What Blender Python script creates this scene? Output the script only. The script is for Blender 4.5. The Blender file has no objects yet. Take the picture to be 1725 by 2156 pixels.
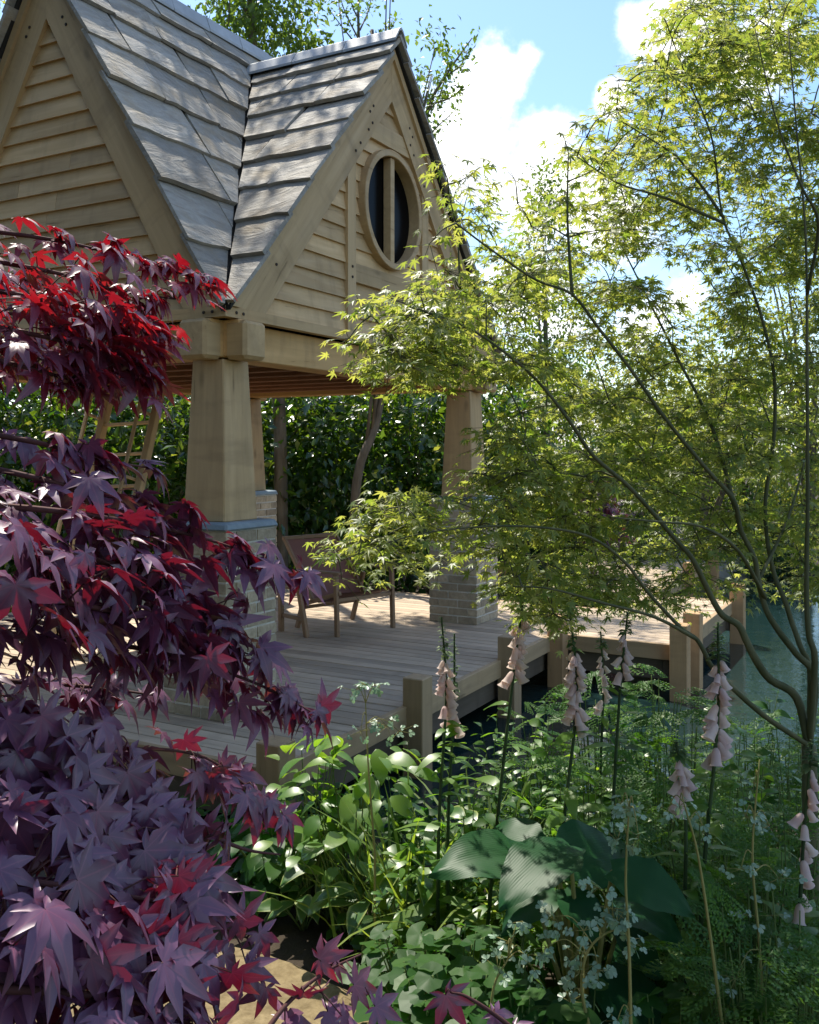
import bpy, bmesh, math, random
import numpy as np
from mathutils import Vector, Matrix

rng = np.random.default_rng(11)
random.seed(11)
scene = bpy.context.scene
COL = scene.collection

# ------------------------------------------------------------------ camera
F_PX, HOR, EYE = 944.0, 451.0, 1.7          # focal length and horizon row on an 819 x 1024 picture; deck top is z = 0
cam_d = bpy.data.cameras.new('camera')
cam_d.sensor_fit = 'HORIZONTAL'; cam_d.sensor_width = 36
cam_d.lens = 36 * F_PX / 819
cam_d.shift_y = -(512 - HOR) / 819
cam_d.clip_start = 0.05; cam_d.clip_end = 2000
cam = bpy.data.objects.new('camera', cam_d); COL.objects.link(cam)
cam.location = (0, 0, EYE); cam.rotation_euler = (math.radians(90), 0, 0)
scene.camera = cam
cam_d.dof.use_dof = False

def at(px, py, d):
    return np.array([(px - 409.5) / F_PX * d, d, EYE - (py - HOR) / F_PX * d])
S = 819 / 1725.0
def dp(x, y, d):
    return at(x * S, y * S, d)

# ------------------------------------------------------------------ light
SUN_AZ, SUN_EL = math.radians(-24), math.radians(59)      # azimuth from +Y towards +X
sun_dir = Vector((math.sin(SUN_AZ) * math.cos(SUN_EL), math.cos(SUN_AZ) * math.cos(SUN_EL), math.sin(SUN_EL)))
sl = bpy.data.lights.new('sun', 'SUN'); sl.energy = 4.6; sl.angle = math.radians(0.55); sl.color = (1.0, 0.94, 0.82)
so = bpy.data.objects.new('sun', sl); COL.objects.link(so)
so.rotation_euler = sun_dir.to_track_quat('Z', 'Y').to_euler()
so.location = (6, 12, 20)

world = bpy.data.worlds.new('World'); scene.world = world; world.use_nodes = True
nt = world.node_tree; nt.nodes.clear()
def wn(t, **k):
    n = nt.nodes.new(t)
    for a, b in k.items(): setattr(n, a, b)
    return n
sky = wn('ShaderNodeTexSky', sky_type='NISHITA', sun_disc=False)
sky.sun_elevation = SUN_EL; sky.sun_rotation = SUN_AZ
sky.air_density = 1.0; sky.dust_density = 0.6; sky.ozone_density = 2.2
bg = wn('ShaderNodeBackground'); bg.inputs['Strength'].default_value = 0.15
outw = wn('ShaderNodeOutputWorld')
tc = wn('ShaderNodeTexCoord')
def math_node(op, a=None, b=None, c=None, clamp=False):
    n = wn('ShaderNodeMath', operation=op); n.use_clamp = clamp
    for i, v in enumerate((a, b, c)):
        if v is None: continue
        if isinstance(v, (int, float)): n.inputs[i].default_value = v
        else: nt.links.new(v, n.inputs[i])
    return n.outputs[0]
nz = wn('ShaderNodeTexNoise'); nz.inputs['Scale'].default_value = 11; nz.inputs['Detail'].default_value = 7; nz.inputs['Roughness'].default_value = 0.6
nt.links.new(tc.outputs['Generated'], nz.inputs['Vector'])
nl_ = wn('ShaderNodeTexNoise'); nl_.inputs['Scale'].default_value = 2.3; nl_.inputs['Detail'].default_value = 2
mp = wn('ShaderNodeMapping'); mp.inputs['Location'].default_value = (7.3, 2.2, 5.1); mp.inputs['Scale'].default_value = (1, 1, 1.7)
nt.links.new(tc.outputs['Generated'], mp.inputs['Vector']); nt.links.new(mp.outputs[0], nl_.inputs['Vector'])
cover = math_node('MULTIPLY', math_node('SUBTRACT', nl_.outputs['Fac'], 0.56), 5.0)
clouds = [(470, 105, .045), (502, 78, .04), (528, 55, .018), (480, 140, .065), (545, 135, .045), (440, 165, .06), (520, 195, .085), (600, 215, .05), (640, 26, .03), (690, 8, .036), (668, 50, .022), (612, 98, .018),
          (760, 60, .04), (690, 300, .02), (640, 330, .03), (520, 290, .05), (330, 330, .2), (120, 300, .2)]
for (px, py, rad) in clouds:
    v = Vector(at(px, py, 1.0)) - Vector((0, 0, EYE)); v.normalize()
    dn = wn('ShaderNodeVectorMath', operation='DISTANCE'); dn.inputs[1].default_value = v
    nt.links.new(tc.outputs['Generated'], dn.inputs[0])
    val = math_node('SUBTRACT', 1.0, math_node('DIVIDE', dn.outputs['Value'], rad * 1.15))
    cover = math_node('MAXIMUM', cover, val)
mask = math_node('ADD', cover, math_node('MULTIPLY', math_node('SUBTRACT', nz.outputs['Fac'], 0.5), 3.0))
mr = wn('ShaderNodeMapRange', interpolation_type='SMOOTHSTEP')
mr.inputs['From Min'].default_value = 0.0; mr.inputs['From Max'].default_value = 0.75
nt.links.new(mask, mr.inputs['Value'])
mix = wn('ShaderNodeMix', data_type='RGBA')
hs = wn('ShaderNodeHueSaturation'); hs.inputs['Saturation'].default_value = 1.12; hs.inputs['Value'].default_value = 0.95
nt.links.new(sky.outputs[0], hs.inputs['Color'])
nt.links.new(mr.outputs[0], mix.inputs['Factor'])
nt.links.new(hs.outputs[0], mix.inputs[6]); mix.inputs[7].default_value = (7.2, 7.2, 7.1, 1)
nt.links.new(mix.outputs[2], bg.inputs['Color']); nt.links.new(bg.outputs[0], outw.inputs[0])

vs = scene.view_settings
vs.view_transform = 'Standard'; vs.look = 'None'; vs.exposure = 0.84; vs.gamma = 1.0; vs.use_curve_mapping = False
scene.cycles.use_denoising = True
scene.cycles.max_bounces = 8; scene.cycles.transparent_max_bounces = 8
scene.cycles.transmission_bounces = 4; scene.cycles.diffuse_bounces = 4; scene.cycles.glossy_bounces = 3
scene.cycles.sample_clamp_indirect = 6.0
scene.cycles.caustics_reflective = False; scene.cycles.caustics_refractive = False

# ------------------------------------------------------------------ materials
MATS = {}
class NB:
    def __init__(self, name):
        self.m = bpy.data.materials.new(name); self.m.use_nodes = True
        self.t = self.m.node_tree; self.t.nodes.clear()
        self.out = self.n('ShaderNodeOutputMaterial')
    def n(self, t, **k):
        n = self.t.nodes.new(t)
        for a, b in k.items(): setattr(n, a, b)
        return n
    def l(self, a, b): self.t.links.new(a, b)
    def set(self, node, key, v):
        if hasattr(v, 'is_output') or isinstance(v, bpy.types.NodeSocket): self.l(v, node.inputs[key])
        else: node.inputs[key].default_value = v
    def math(self, op, a, b=None, c=None, clamp=False):
        n = self.n('ShaderNodeMath', operation=op); n.use_clamp = clamp
        for i, v in enumerate((a, b, c)):
            if v is not None: self.set(n, i, v)
        return n.outputs[0]
    def noise(self, vec, scale, detail=4, rough=.5, dist=0):
        n = self.n('ShaderNodeTexNoise'); n.inputs['Scale'].default_value = scale; n.inputs['Detail'].default_value = detail
        n.inputs['Roughness'].default_value = rough; n.inputs['Distortion'].default_value = dist
        if vec is not None: self.l(vec, n.inputs['Vector'])
        return n.outputs['Fac']
    def mixc(self, f, a, b, mode='MIX'):
        n = self.n('ShaderNodeMix', data_type='RGBA', blend_type=mode)
        self.set(n, 'Factor', f); self.set(n, 6, a if not isinstance(a, tuple) else (*a, 1)); self.set(n, 7, b if not isinstance(b, tuple) else (*b, 1))
        return n.outputs[2]
    def ramp(self, f, stops):
        n = self.n('ShaderNodeValToRGB'); self.l(f, n.inputs[0])
        while len(n.color_ramp.elements) < len(stops): n.color_ramp.elements.new(.5)
        for e, (p, c) in zip(n.color_ramp.elements, stops):
            e.position = p; e.color = (*c, 1) if len(c) == 3 else c
        return n.outputs[0]
    def range(self, v, a, b, c=0., d=1.):
        n = self.n('ShaderNodeMapRange'); self.set(n, 'Value', v)
        for k, x in zip(('From Min', 'From Max', 'To Min', 'To Max'), (a, b, c, d)): n.inputs[k].default_value = x
        return n.outputs[0]
    def coord(self, scale=(1, 1, 1), rnd=60., kind='Object'):
        t = self.n('ShaderNodeTexCoord'); oi = self.n('ShaderNodeObjectInfo')
        m = self.n('ShaderNodeVectorMath', operation='MULTIPLY_ADD')
        self.l(t.outputs[kind], m.inputs[0]); m.inputs[1].default_value = scale
        v = self.n('ShaderNodeCombineXYZ')
        if rnd:
            r = self.math('MULTIPLY', oi.outputs['Random'], rnd)
            self.l(r, v.inputs[0]); self.l(r, v.inputs[1]); self.l(r, v.inputs[2])
        self.l(v.outputs[0], m.inputs[2])
        return m.outputs[0], oi.outputs['Random']
    def pbsdf(self, color, rough=.6, spec=.4, bump=None, bstr=.3, bdist=.01, **k):
        p = self.n('ShaderNodeBsdfPrincipled')
        self.set(p, 'Base Color', color if not isinstance(color, tuple) else (*color, 1)); self.set(p, 'Roughness', rough)
        p.inputs['Specular IOR Level'].default_value = spec
        if bump is not None:
            b = self.n('ShaderNodeBump'); b.inputs['Strength'].default_value = bstr; b.inputs['Distance'].default_value = bdist
            self.l(bump, b.inputs['Height']); self.l(b.outputs[0], p.inputs['Normal'])
        return p
    def done(self, sh):
        self.l(sh.outputs[0] if hasattr(sh, 'outputs') else sh, self.out.inputs[0]); MATS[self.m.name] = self.m; return self.m

def wood(name, c1, c2, dark, rough=.65, grain=1.0, var=.25, knots=True):
    b = NB(name)
    v, r = b.coord((1.6 * grain, 22 * grain, 22 * grain))
    n1 = b.noise(v, 1.0, 6, .6, .6)
    v2, _ = b.coord((.9, 5, 5), 31.)
    n2 = b.noise(v2, 1.0, 3, .5)
    col = b.mixc(b.range(n1, .32, .7), c1, c2)
    col = b.mixc(b.math('MULTIPLY', b.range(n2, .5, .78), .55), col, dark)
    v4, _ = b.coord((1, 1, 1), 17.)
    n4 = b.noise(v4, 1.1, 3, .5)
    col = b.mixc(b.range(n4, .35, .7, 0, .3), col, b.mixc(.5, col, (.34, .28, .20)))
    if knots:
        v3, _ = b.coord((2.2, 5.5, 5.5), 77.)
        vo = b.n('ShaderNodeTexVoronoi'); vo.inputs['Scale'].default_value = 1.0; b.l(v3, vo.inputs['Vector'])
        k = b.range(vo.outputs['Distance'], .06, .17, 1, 0)
        col = b.mixc(b.math('MULTIPLY', b.math('MULTIPLY', k, b.range(n4, .42, .6)), .55), col, tuple(x * .45 for x in dark))
    col = b.mixc(b.range(n1, .655, .70, 0, .55), col, tuple(x * .5 for x in dark))
    v5, _ = b.coord((5.5, 1.3, 1.3), 5.)
    st = b.noise(v5, 1.0, 4, .6)
    col = b.mixc(b.range(st, .52, .75, 0, .5), col, tuple(x * .8 for x in dark))
    hsv = b.n('ShaderNodeHueSaturation'); b.l(col, hsv.inputs['Color'])
    b.l(b.range(r, 0, 1, 1 - var, 1 + var), hsv.inputs['Value'])
    p = b.pbsdf(hsv.outputs[0], b.range(n1, .3, .7, rough - .08, rough + .12), .3, n1, .35, .004)
    return b.done(p)

wood('oak', (.63, .43, .215), (.51, .335, .16), (.34, .22, .10), .62, 1.0, .22)
wood('oak_beam', (.64, .395, .16), (.52, .315, .125), (.37, .22, .09), .6, .8, .10)
wood('oak_post', (.57, .39, .195), (.46, .31, .15), (.29, .195, .095), .62, .8, .08)
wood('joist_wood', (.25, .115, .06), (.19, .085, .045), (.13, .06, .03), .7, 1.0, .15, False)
wood('decking', (.50, .385, .27), (.40, .31, .215), (.30, .235, .165), .6, 1.2, .2, False)
wood('deck_rim', (.45, .31, .17), (.35, .24, .13), (.24, .165, .09), .65, .8, .12)
wood('pile_wood', (.50, .30, .14), (.40, .235, .11), (.29, .175, .085), .65, .8, .1)
wood('furniture_wood', (.27, .16, .085), (.21, .125, .065), (.15, .09, .05), .5, 1.2, .1, False)
wood('dark_timber', (.13, .10, .07), (.10, .075, .05), (.07, .05, .035), .7, .8, .1, False)
wood('ladder_wood', (.60, .42, .22), (.50, .35, .18), (.38, .26, .14), .6, 1.2, .1, False)

def slate():
    b = NB('stone_slate')
    v, r = b.coord((1, 1, 1), 40.)
    v2, _ = b.coord((2.2, 7, 7), 23.)
    n1 = b.noise(v2, 1.6, 7, .62, 1.2)
    n2 = b.noise(v, 3.2, 4, .55)
    n3 = b.noise(v, 26, 4, .6)
    col = b.mixc(b.range(n1, .35, .68), (.265, .24, .205), (.395, .37, .325))
    col = b.mixc(b.math('MULTIPLY', b.range(n2, .5, .72), .6), col, (.33, .25, .15))
    col = b.mixc(b.math('MULTIPLY', b.range(n3, .58, .75), .45), col, (.43, .42, .33))
    hsv = b.n('ShaderNodeHueSaturation'); b.l(col, hsv.inputs['Color']); b.l(b.range(r, 0, 1, .8, 1.18), hsv.inputs['Value'])
    h = b.math('ADD', b.math('MULTIPLY', n1, .8), b.math('MULTIPLY', n3, .25))
    return b.done(b.pbsdf(hsv.outputs[0], b.range(n2, .3, .7, .68, .85), .22, h, 1.0, .022))
slate()
def stone(name, c1, c2, scale=9, rough=.85, bstr=.5, var=.12, bd=.006):
    b = NB(name); v, r = b.coord((1, 1, 1), 33.)
    n1 = b.noise(v, scale, 6, .62); n2 = b.noise(v, scale * .22, 3, .5)
    col = b.mixc(b.range(n1, .35, .68), c1, c2)
    col = b.mixc(b.math('MULTIPLY', b.range(n2, .45, .75), .5), col, tuple(x * .62 for x in c1))
    hsv = b.n('ShaderNodeHueSaturation'); b.l(col, hsv.inputs['Color']); b.l(b.range(r, 0, 1, 1 - var, 1 + var), hsv.inputs['Value'])
    return b.done(b.pbsdf(hsv.outputs[0], rough, .3, n1, bstr, bd))
stone('buff_brick', (.32, .26, .175), (.46, .385, .275), 28, .85, .7, .3)
stone('mortar', (.56, .53, .46), (.64, .61, .54), 40)
stone('cap_stone', (.20, .255, .285), (.27, .33, .36), 20, .55, .3)
stone('ridge_lead', (.34, .36, .37), (.44, .46, .47), 6, .38, .15, .06)
stone('boulder_stone', (.27, .255, .235), (.40, .385, .355), 3.2, .85, .9, .1, .05)
stone('path_grit', (.15, .11, .055), (.26, .20, .11), 22, .95, .8, .0, .012)
stone('soil', (.035, .026, .018), (.06, .045, .03), 7, .95, .9, .0, .03)
b = NB('black_felt'); b.done(b.pbsdf((.035, .032, .028), .85, .2))
b = NB('dark_glass'); b.done(b.pbsdf((.003, .003, .0035), .22, .06))
b = NB('peg_dark'); b.done(b.pbsdf((.05, .035, .025), .7, .2))
b = NB('brown_sling')
v, r = b.coord((160, 160, 160), 0); nn = b.noise(v, 1, 2)
b.done(b.pbsdf(b.mixc(nn, (.17, .075, .055), (.22, .10, .075)), .7, .25, nn, .3, .002))
b = NB('pond_water')
v, r = b.coord((1, 1, 1), 0)
w1 = b.noise(v, 2.6, 4, .5, .3); w2 = b.noise(v, 12, 3, .55, .4)
hgt = b.math('ADD', w1, b.math('MULTIPLY', w2, .30))
p = b.pbsdf((.010, .026, .025), .012, .8, hgt, .16, .05); p.inputs['IOR'].default_value = 1.33
b.done(p)

def leafmat(name, ca, cb, ta, tb, tmix=.4, rough=.4, spec=.5, bump=0, vein=None, edge=None, vein_c=None):
    """leaf blade: lit surface colour ca..cb, light coming through ta..tb (per-leaf spread)"""
    b = NB(name)
    a = b.n('ShaderNodeAttribute'); a.attribute_name = 'rnd'
    oi = b.n('ShaderNodeObjectInfo')
    r = b.math('FRACT', b.math('ADD', a.outputs['Fac'], oi.outputs['Random']))
    col = b.mixc(r, ca, cb); tcol = b.mixc(r, ta, tb)
    if edge:
        t = b.n('ShaderNodeAttribute'); t.attribute_name = 'edge'
        e = b.range(t.outputs['Fac'], .70, .95); col = b.mixc(e, col, edge); tcol = b.mixc(e, tcol, tuple(min(1, x * 1.6) for x in edge))
    if vein_c:
        t = b.n('ShaderNodeAttribute'); t.attribute_name = 'edge'
        col = b.mixc(b.math('MULTIPLY', b.range(t.outputs['Fac'], .80, .98), .6), col, vein_c)
    bp = None
    if vein:
        t = b.n('ShaderNodeTexCoord'); w = b.n('ShaderNodeTexWave', bands_direction='X'); w.inputs['Scale'].default_value = vein
        w.inputs['Distortion'].default_value = .6; b.l(t.outputs['Object'], w.inputs['Vector']); bp = w.outputs['Fac']
    p = b.pbsdf(col, rough, spec, bp, .07, .005)
    tr = b.n('ShaderNodeBsdfTranslucent'); b.l(tcol, tr.inputs['Color'])
    m = b.n('ShaderNodeMixShader'); m.inputs[0].default_value = tmix
    b.l(p.outputs[0], m.inputs[1]); b.l(tr.outputs[0], m.inputs[2])
    return b.done(m)
leafmat('red_leaf', (.075, .026, .062), (.125, .046, .098), (.36, .010, .030), (.52, .018, .04), .12, .42, .75, vein_c=(.22, .06, .11))
leafmat('backlit_leaf', (.085, .022, .045), (.135, .042, .075), (.50, .008, .022), (.78, .022, .03), .25, .40, .75, vein_c=(.24, .06, .10))  # redder copy of the purple leaf: sun shining through is put into the colour
leafmat('acer_leaf', (.085, .14, .028), (.185, .215, .05), (.30, .44, .04), (.68, .68, .12), .46, .42, .5)
leafmat('hosta_leaf', (.011, .056, .018), (.018, .070, .022), (.05, .22, .04), (.08, .26, .05), .2, .42, .14, vein=12)
leafmat('edged_leaf', (.05, .13, .03), (.07, .16, .035), (.16, .34, .03), (.22, .40, .04), .35, .38, .5, edge=(.34, .40, .12))
leafmat('fresh_leaf', (.060, .150, .022), (.125, .215, .038), (.24, .52, .02), (.42, .62, .04), .38, .38, .55)
leafmat('deep_leaf', (.018, .064, .013), (.045, .104, .020), (.08, .32, .015), (.20, .44, .025), .30, .46, .2)
leafmat('glaucous_leaf', (.17, .28, .19), (.26, .36, .25), (.24, .46, .18), (.34, .54, .24), .3, .36, .6)
leafmat('grass_leaf', (.10, .17, .025), (.16, .22, .04), (.32, .46, .03), (.44, .55, .06), .42, .45, .4)
leafmat('feather_leaf', (.042, .118, .022), (.085, .165, .032), (.16, .40, .02), (.30, .50, .04), .36, .5, .3)
leafmat('laurel_leaf', (.022, .060, .014), (.045, .095, .02), (.10, .26, .012), (.30, .44, .02), .32, .24, .8)
leafmat('tree_leaf', (.055, .105, .02), (.09, .14, .03), (.18, .32, .02), (.32, .44, .05), .38, .42, .4)
leafmat('lime_leaf', (.12, .165, .025), (.19, .22, .045), (.42, .48, .03), (.58, .56, .08), .42, .45, .4)
leafmat('conifer_leaf', (.018, .05, .020), (.032, .075, .028), (.03, .12, .02), (.06, .16, .03), .2, .5, .3)
leafmat('petal', (.64, .50, .47), (.74, .64, .58), (.80, .56, .50), (.86, .70, .58), .42, .55, .3)
leafmat('bud', (.05, .11, .035), (.16, .22, .09), (.12, .26, .05), (.3, .36, .12), .3, .5, .3)
def bark(name, c1, c2):
    b = NB(name); v, r = b.coord((14, 14, 3), 9.)
    n = b.noise(v, 1, 5, .6)
    b.done(b.pbsdf(b.mixc(b.range(n, .35, .65), c1, c2), .8, .25, n, .5, .006))
bark('acer_bark', (.060, .070, .030), (.115, .115, .055))
bark('red_bark', (.055, .022, .022), (.10, .04, .035))
bark('grey_bark', (.10, .08, .055), (.19, .155, .11))
bark('green_stem', (.075, .12, .03), (.12, .17, .045))
bark('dark_stem', (.03, .055, .02), (.05, .085, .03))
bark('olive_stem', (.20, .20, .06), (.30, .27, .09))

# ------------------------------------------------------------------ object helpers
WM = {}
def link(o, parent=None, M=None):
    COL.objects.link(o)
    M = M if M is not None else Matrix()
    WM[o] = M
    if parent is not None:
        o.parent = parent; o.matrix_basis = WM[parent].inverted() @ M
    else:
        o.matrix_basis = M
    return o
def tag(o, label=None, cat=None, group=None, kind=None):
    if label: o['label'] = label
    if cat: o['category'] = cat
    if group: o['group'] = group
    if kind: o['kind'] = kind
    return o
def thing(name, label, cat, loc, group=None):
    o = bpy.data.objects.new(name, None); o.empty_display_size = .1
    link(o, None, Matrix.Translation(Vector(loc)))
    return tag(o, label, cat, group)
def newmesh(name, verts, faces, mat, smooth=False):
    me = bpy.data.meshes.new(name)
    me.from_pydata([tuple(map(float, v)) for v in verts], [], [tuple(map(int, f)) for f in faces])
    me.materials.append(MATS[mat])
    if smooth: me.polygons.foreach_set('use_smooth', [True] * len(me.polygons))
    me.update(); return me
def obj(name, me, parent=None, M=None, **k):
    return tag(link(bpy.data.objects.new(name, me), parent, M), **k)
def frame(o, x, y, z):
    x, y, z = Vector(x), Vector(y), Vector(z)
    return Matrix(((x.x, y.x, z.x, o[0]), (x.y, y.y, z.y, o[1]), (x.z, y.z, z.z, o[2]), (0, 0, 0, 1)))
def boxmesh(name, lo, hi, mat, bev=0.0, top=None):
    """box lo..hi; top=(sx,sy) scales the upper face (taper)"""
    bm = bmesh.new()
    v = [bm.verts.new((x, y, z)) for z in (lo[2], hi[2]) for y in (lo[1], hi[1]) for x in (lo[0], hi[0])]
    if top:
        cx, cy = (lo[0] + hi[0]) / 2, (lo[1] + hi[1]) / 2
        for q in v[4:]: q.co.x = cx + (q.co.x - cx) * top[0]; q.co.y = cy + (q.co.y - cy) * top[1]
    for f in ((0, 2, 3, 1), (4, 5, 7, 6), (0, 1, 5, 4), (1, 3, 7, 5), (3, 2, 6, 7), (2, 0, 4, 6)):
        bm.faces.new([v[i] for i in f])
    if bev: bmesh.ops.bevel(bm, geom=bm.edges[:], offset=bev, segments=1, affect='EDGES', profile=.5)
    bmesh.ops.recalc_face_normals(bm, faces=bm.faces[:])
    me = bpy.data.meshes.new(name); bm.to_mesh(me); bm.free(); me.materials.append(MATS[mat]); return me
def beam(name, a, b, up, w, h, mat, parent, BM=Matrix(), bev=.004):
    """bar from a to b; h along up, w across"""
    a, b, up = Vector(a), Vector(b), Vector(up)
    x = (b - a); L = x.length; x.normalize(); y = up.cross(x).normalized(); z = x.cross(y)
    me = boxmesh(name, (0, -w / 2, -h / 2), (L, w / 2, h / 2), mat, bev)
    return obj(name, me, parent, BM @ frame(a, x, y, z))
def prism(name, poly, t0, t1, mat, parent, M, ang=0.0, tfun=None):
    """extrude a polygon given in (x,y) from t0 to t1 along z; ang = direction of the grain"""
    ca, sa = math.cos(ang), math.sin(ang)
    P = [(x * ca + y * sa, -x * sa + y * ca) for x, y in poly]
    n = len(P)
    tt = [t1 if tfun is None else tfun(x, y) for x, y in poly]
    ox = sum(p[0] for p in P) / n; oy = sum(p[1] for p in P) / n
    vs_ = [(p[0] - ox, p[1] - oy, t0) for p in P] + [(p[0] - ox, p[1] - oy, t) for p, t in zip(P, tt)]
    fs = [tuple(range(n, 2 * n)), tuple(reversed(range(n)))] + [(i, (i + 1) % n, n + (i + 1) % n, n + i) for i in range(n)]
    me = newmesh(name, vs_, fs, mat)
    R = Matrix.Rotation(ang, 4, 'Z') @ Matrix.Translation((ox, oy, 0))
    return obj(name, me, parent, M @ R)
def tubegeo(pts, rad, seg=6):
    pts = np.asarray(pts, float); n = len(pts)
    rad = np.broadcast_to(np.asarray(rad, float), (n,)) if np.ndim(rad) else np.full(n, rad)
    t = np.gradient(pts, axis=0); t /= np.linalg.norm(t, axis=1)[:, None] + 1e-12
    ref = np.array([0.31, 0.9, 0.2]); 
    V = []; Fc = []
    for i in range(n):
        x = np.cross(ref, t[i]); x /= np.linalg.norm(x) + 1e-12; y = np.cross(t[i], x)
        for k in range(seg):
            a = 2 * math.pi * k / seg
            V.append(pts[i] + rad[i] * (x * math.cos(a) + y * math.sin(a)))
    for i in range(n - 1):
        for k in range(seg):
            k2 = (k + 1) % seg
            Fc.append((i * seg + k, i * seg + k2, (i + 1) * seg + k2, (i + 1) * seg + k))
    Fc.append(tuple(range(seg))[::-1]); Fc.append(tuple((n - 1) * seg + k for k in range(seg)))
    return V, Fc
def smooth_line(pts, m=4):
    """Catmull-Rom"""
    P = np.asarray(pts, float)
    if len(P) < 3: return np.array([P[0] + (P[-1] - P[0]) * t for t in np.linspace(0, 1, m + 1)])
    Q = np.vstack([2 * P[0] - P[1], P, 2 * P[-1] - P[-2]]); out = []
    for i in range(1, len(Q) - 2):
        for k in range(m):
            t = k / m
            out.append(.5 * ((2 * Q[i]) + (-Q[i - 1] + Q[i + 1]) * t + (2 * Q[i - 1] - 5 * Q[i] + 4 * Q[i + 1] - Q[i + 2]) * t * t + (-Q[i - 1] + 3 * Q[i] - 3 * Q[i + 1] + Q[i + 2]) * t ** 3))
    out.append(P[-1]); return np.array(out)
class Geo:
    def __init__(s): s.V = []; s.F = []
    def tube(s, pts, rad, seg=6):
        v, f = tubegeo(pts, rad, seg); o = len(s.V); s.V += list(v); s.F += [tuple(i + o for i in q) for q in f]
    def add(s, v, f):
        o = len(s.V); s.V += [tuple(x) for x in v]; s.F += [tuple(i + o for i in q) for q in f]
    def obj(s, name, mat, parent, smooth=True, **k):
        M = Matrix() if parent is None else WM[parent]
        inv = M.inverted()
        me = newmesh(name, [inv @ Vector(v) for v in s.V], s.F, mat, smooth)
        return obj(name, me, parent, M, **k)

# ------------------------------------------------------------------ leaf templates: (verts, tris, edge)
def tmpl(v, f):
    return np.array(v, float), np.array(f, int)
def maple(seed, nl=7, fine=True, droop=.35, slim=.15, sinus=.30, fold=.03):
    r = np.random.default_rng(seed)
    ang = {7: [-128, -84, -42, 0, 42, 84, 128], 5: [-95, -48, 0, 48, 95]}[nl]
    ln = {7: [.40, .70, .92, 1., .92, .70, .40], 5: [.62, .88, 1., .88, .62]}[nl]
    ang = np.radians(np.array(ang) + r.normal(0, 4, nl)); ln = np.array(ln) * r.uniform(.9, 1.08, nl)
    V = [(0, 0, 0)]; T = []
    def pt(a, rad, off=0.):
        return (rad * math.sin(a) + off * math.cos(a), rad * math.cos(a) - off * math.sin(a))
    dl = r.uniform(.6, 1.5, nl) * droop
    sin_i = []
    for i in range(nl + 1):
        if i == 0: a = ang[0] - .45; q = .10
        elif i == nl: a = ang[-1] + .45; q = .10
        else: a = (ang[i] + ang[i - 1]) / 2; q = sinus * min(ln[i], ln[i - 1])
        x, y = pt(a, q); V.append((x, y, .015)); sin_i.append(len(V) - 1)
    for i in range(nl):
        L, a = ln[i], ang[i]
        def z(q): return -dl[i] * (q * L) ** 2 * .55
        o = len(V); w = slim * L
        V.append((*pt(a, .48 * L), z(.48) - .012)); m = o
        V.append((*pt(a, .44 * L, -w), z(.44) + fold)); A = o + 1
        V.append((*pt(a, .44 * L, w), z(.44) + fold)); B = o + 2
        V.append((*pt(a, L), z(1.0))); Tp = o + 3
        s0, s1 = sin_i[i], sin_i[i + 1]
        T += [(0, s0, m), (s0, A, m), (0, m, s1), (m, B, s1)]
        if fine:
            V.append((*pt(a, .74 * L), z(.74) - .008)); m2 = o + 4
            V.append((*pt(a, .72 * L, -w * .55), z(.72) + .012)); A2 = o + 5
            V.append((*pt(a, .72 * L, w * .55), z(.72) + .012)); B2 = o + 6
            T += [(m, A, A2), (m, A2, m2), (m, m2, B2), (m, B2, B), (m2, A2, Tp), (m2, Tp, B2)]
        else:
            T += [(m, A, Tp), (m, Tp, B)]
    T = [(a, c, b) for a, b, c in T]
    return tmpl(V, T)
def ovate(W=.3, n=5, cols=3, fold=.25, arch=.25, p=.8, heart=0., wave=0., seed=0):
    r = np.random.default_rng(seed); V = []; T = []; E = []
    us = np.linspace(-1, 1, cols)
    for i in range(n + 1):
        y = i / n
        w = W * max(math.sin(math.pi * y ** p), 0) ** .85
        if heart and i == 0: w = W * heart
        if i == n: w = 0.0
        wv = r.normal(0, wave)
        for u in us:
            x = u * w
            yy = y - (heart * .18 * abs(u) if i == 0 else 0)
            V.append((x, yy, abs(x) * fold - arch * y * y + wv * abs(u) + .02 * math.cos(u * 3))); E.append(abs(u))
    for i in range(n):
        for k in range(cols - 1):
            a = i * cols + k
            T += [(a, a + 1, a + cols + 1), (a, a + cols + 1, a + cols)]
    V, T = tmpl(V, T)
    return V, T, np.array(E)
def rounded(lobes=7, seed=0):
    r = np.random.default_rng(seed); V = [(0, .1, -.05)]; T = []
    n = lobes * 2; wob = r.normal(0, .02, n + 1)
    for ring in (.5, 1.0):
        for i in range(n + 1):
            a = -2.75 + 5.5 * i / n
            q = (.50 if i % 2 else .45) * ring * (1 if ring < 1 else r.uniform(.95, 1.05))
            V.append((q * math.sin(a), .1 + q * math.cos(a), (wob[i] + .03) * ring + (-.05 if ring < 1 else -.06)))
    for i in range(n):
        T += [(0, i + 2, i + 1), (i + 1, i + 2, n + 3 + i), (n + 2 + i, i + 1, n + 3 + i)]
    return tmpl(V, T)
def trefoil(seed=0):
    V = []; T = []; r = np.random.default_rng(seed)
    for a, L in ((-1.0, .8), (0, 1.), (1.0, .8)):
        o = len(V)
        pts = [(0, .1), (-.22, .4), (-.30, .75), (-.12, .95), (0, .86), (.12, .95), (.30, .75), (.22, .4)]
        for x, y in pts:
            x *= L; y *= L
            V.append((x * math.cos(a) + y * math.sin(a), -x * math.sin(a) + y * math.cos(a), -.15 * y * y + .1 * abs(x) + r.normal(0, .02)))
        T += [(o, o + i + 1, o + i) for i in range(1, 7)]
    return tmpl(V, T)
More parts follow.
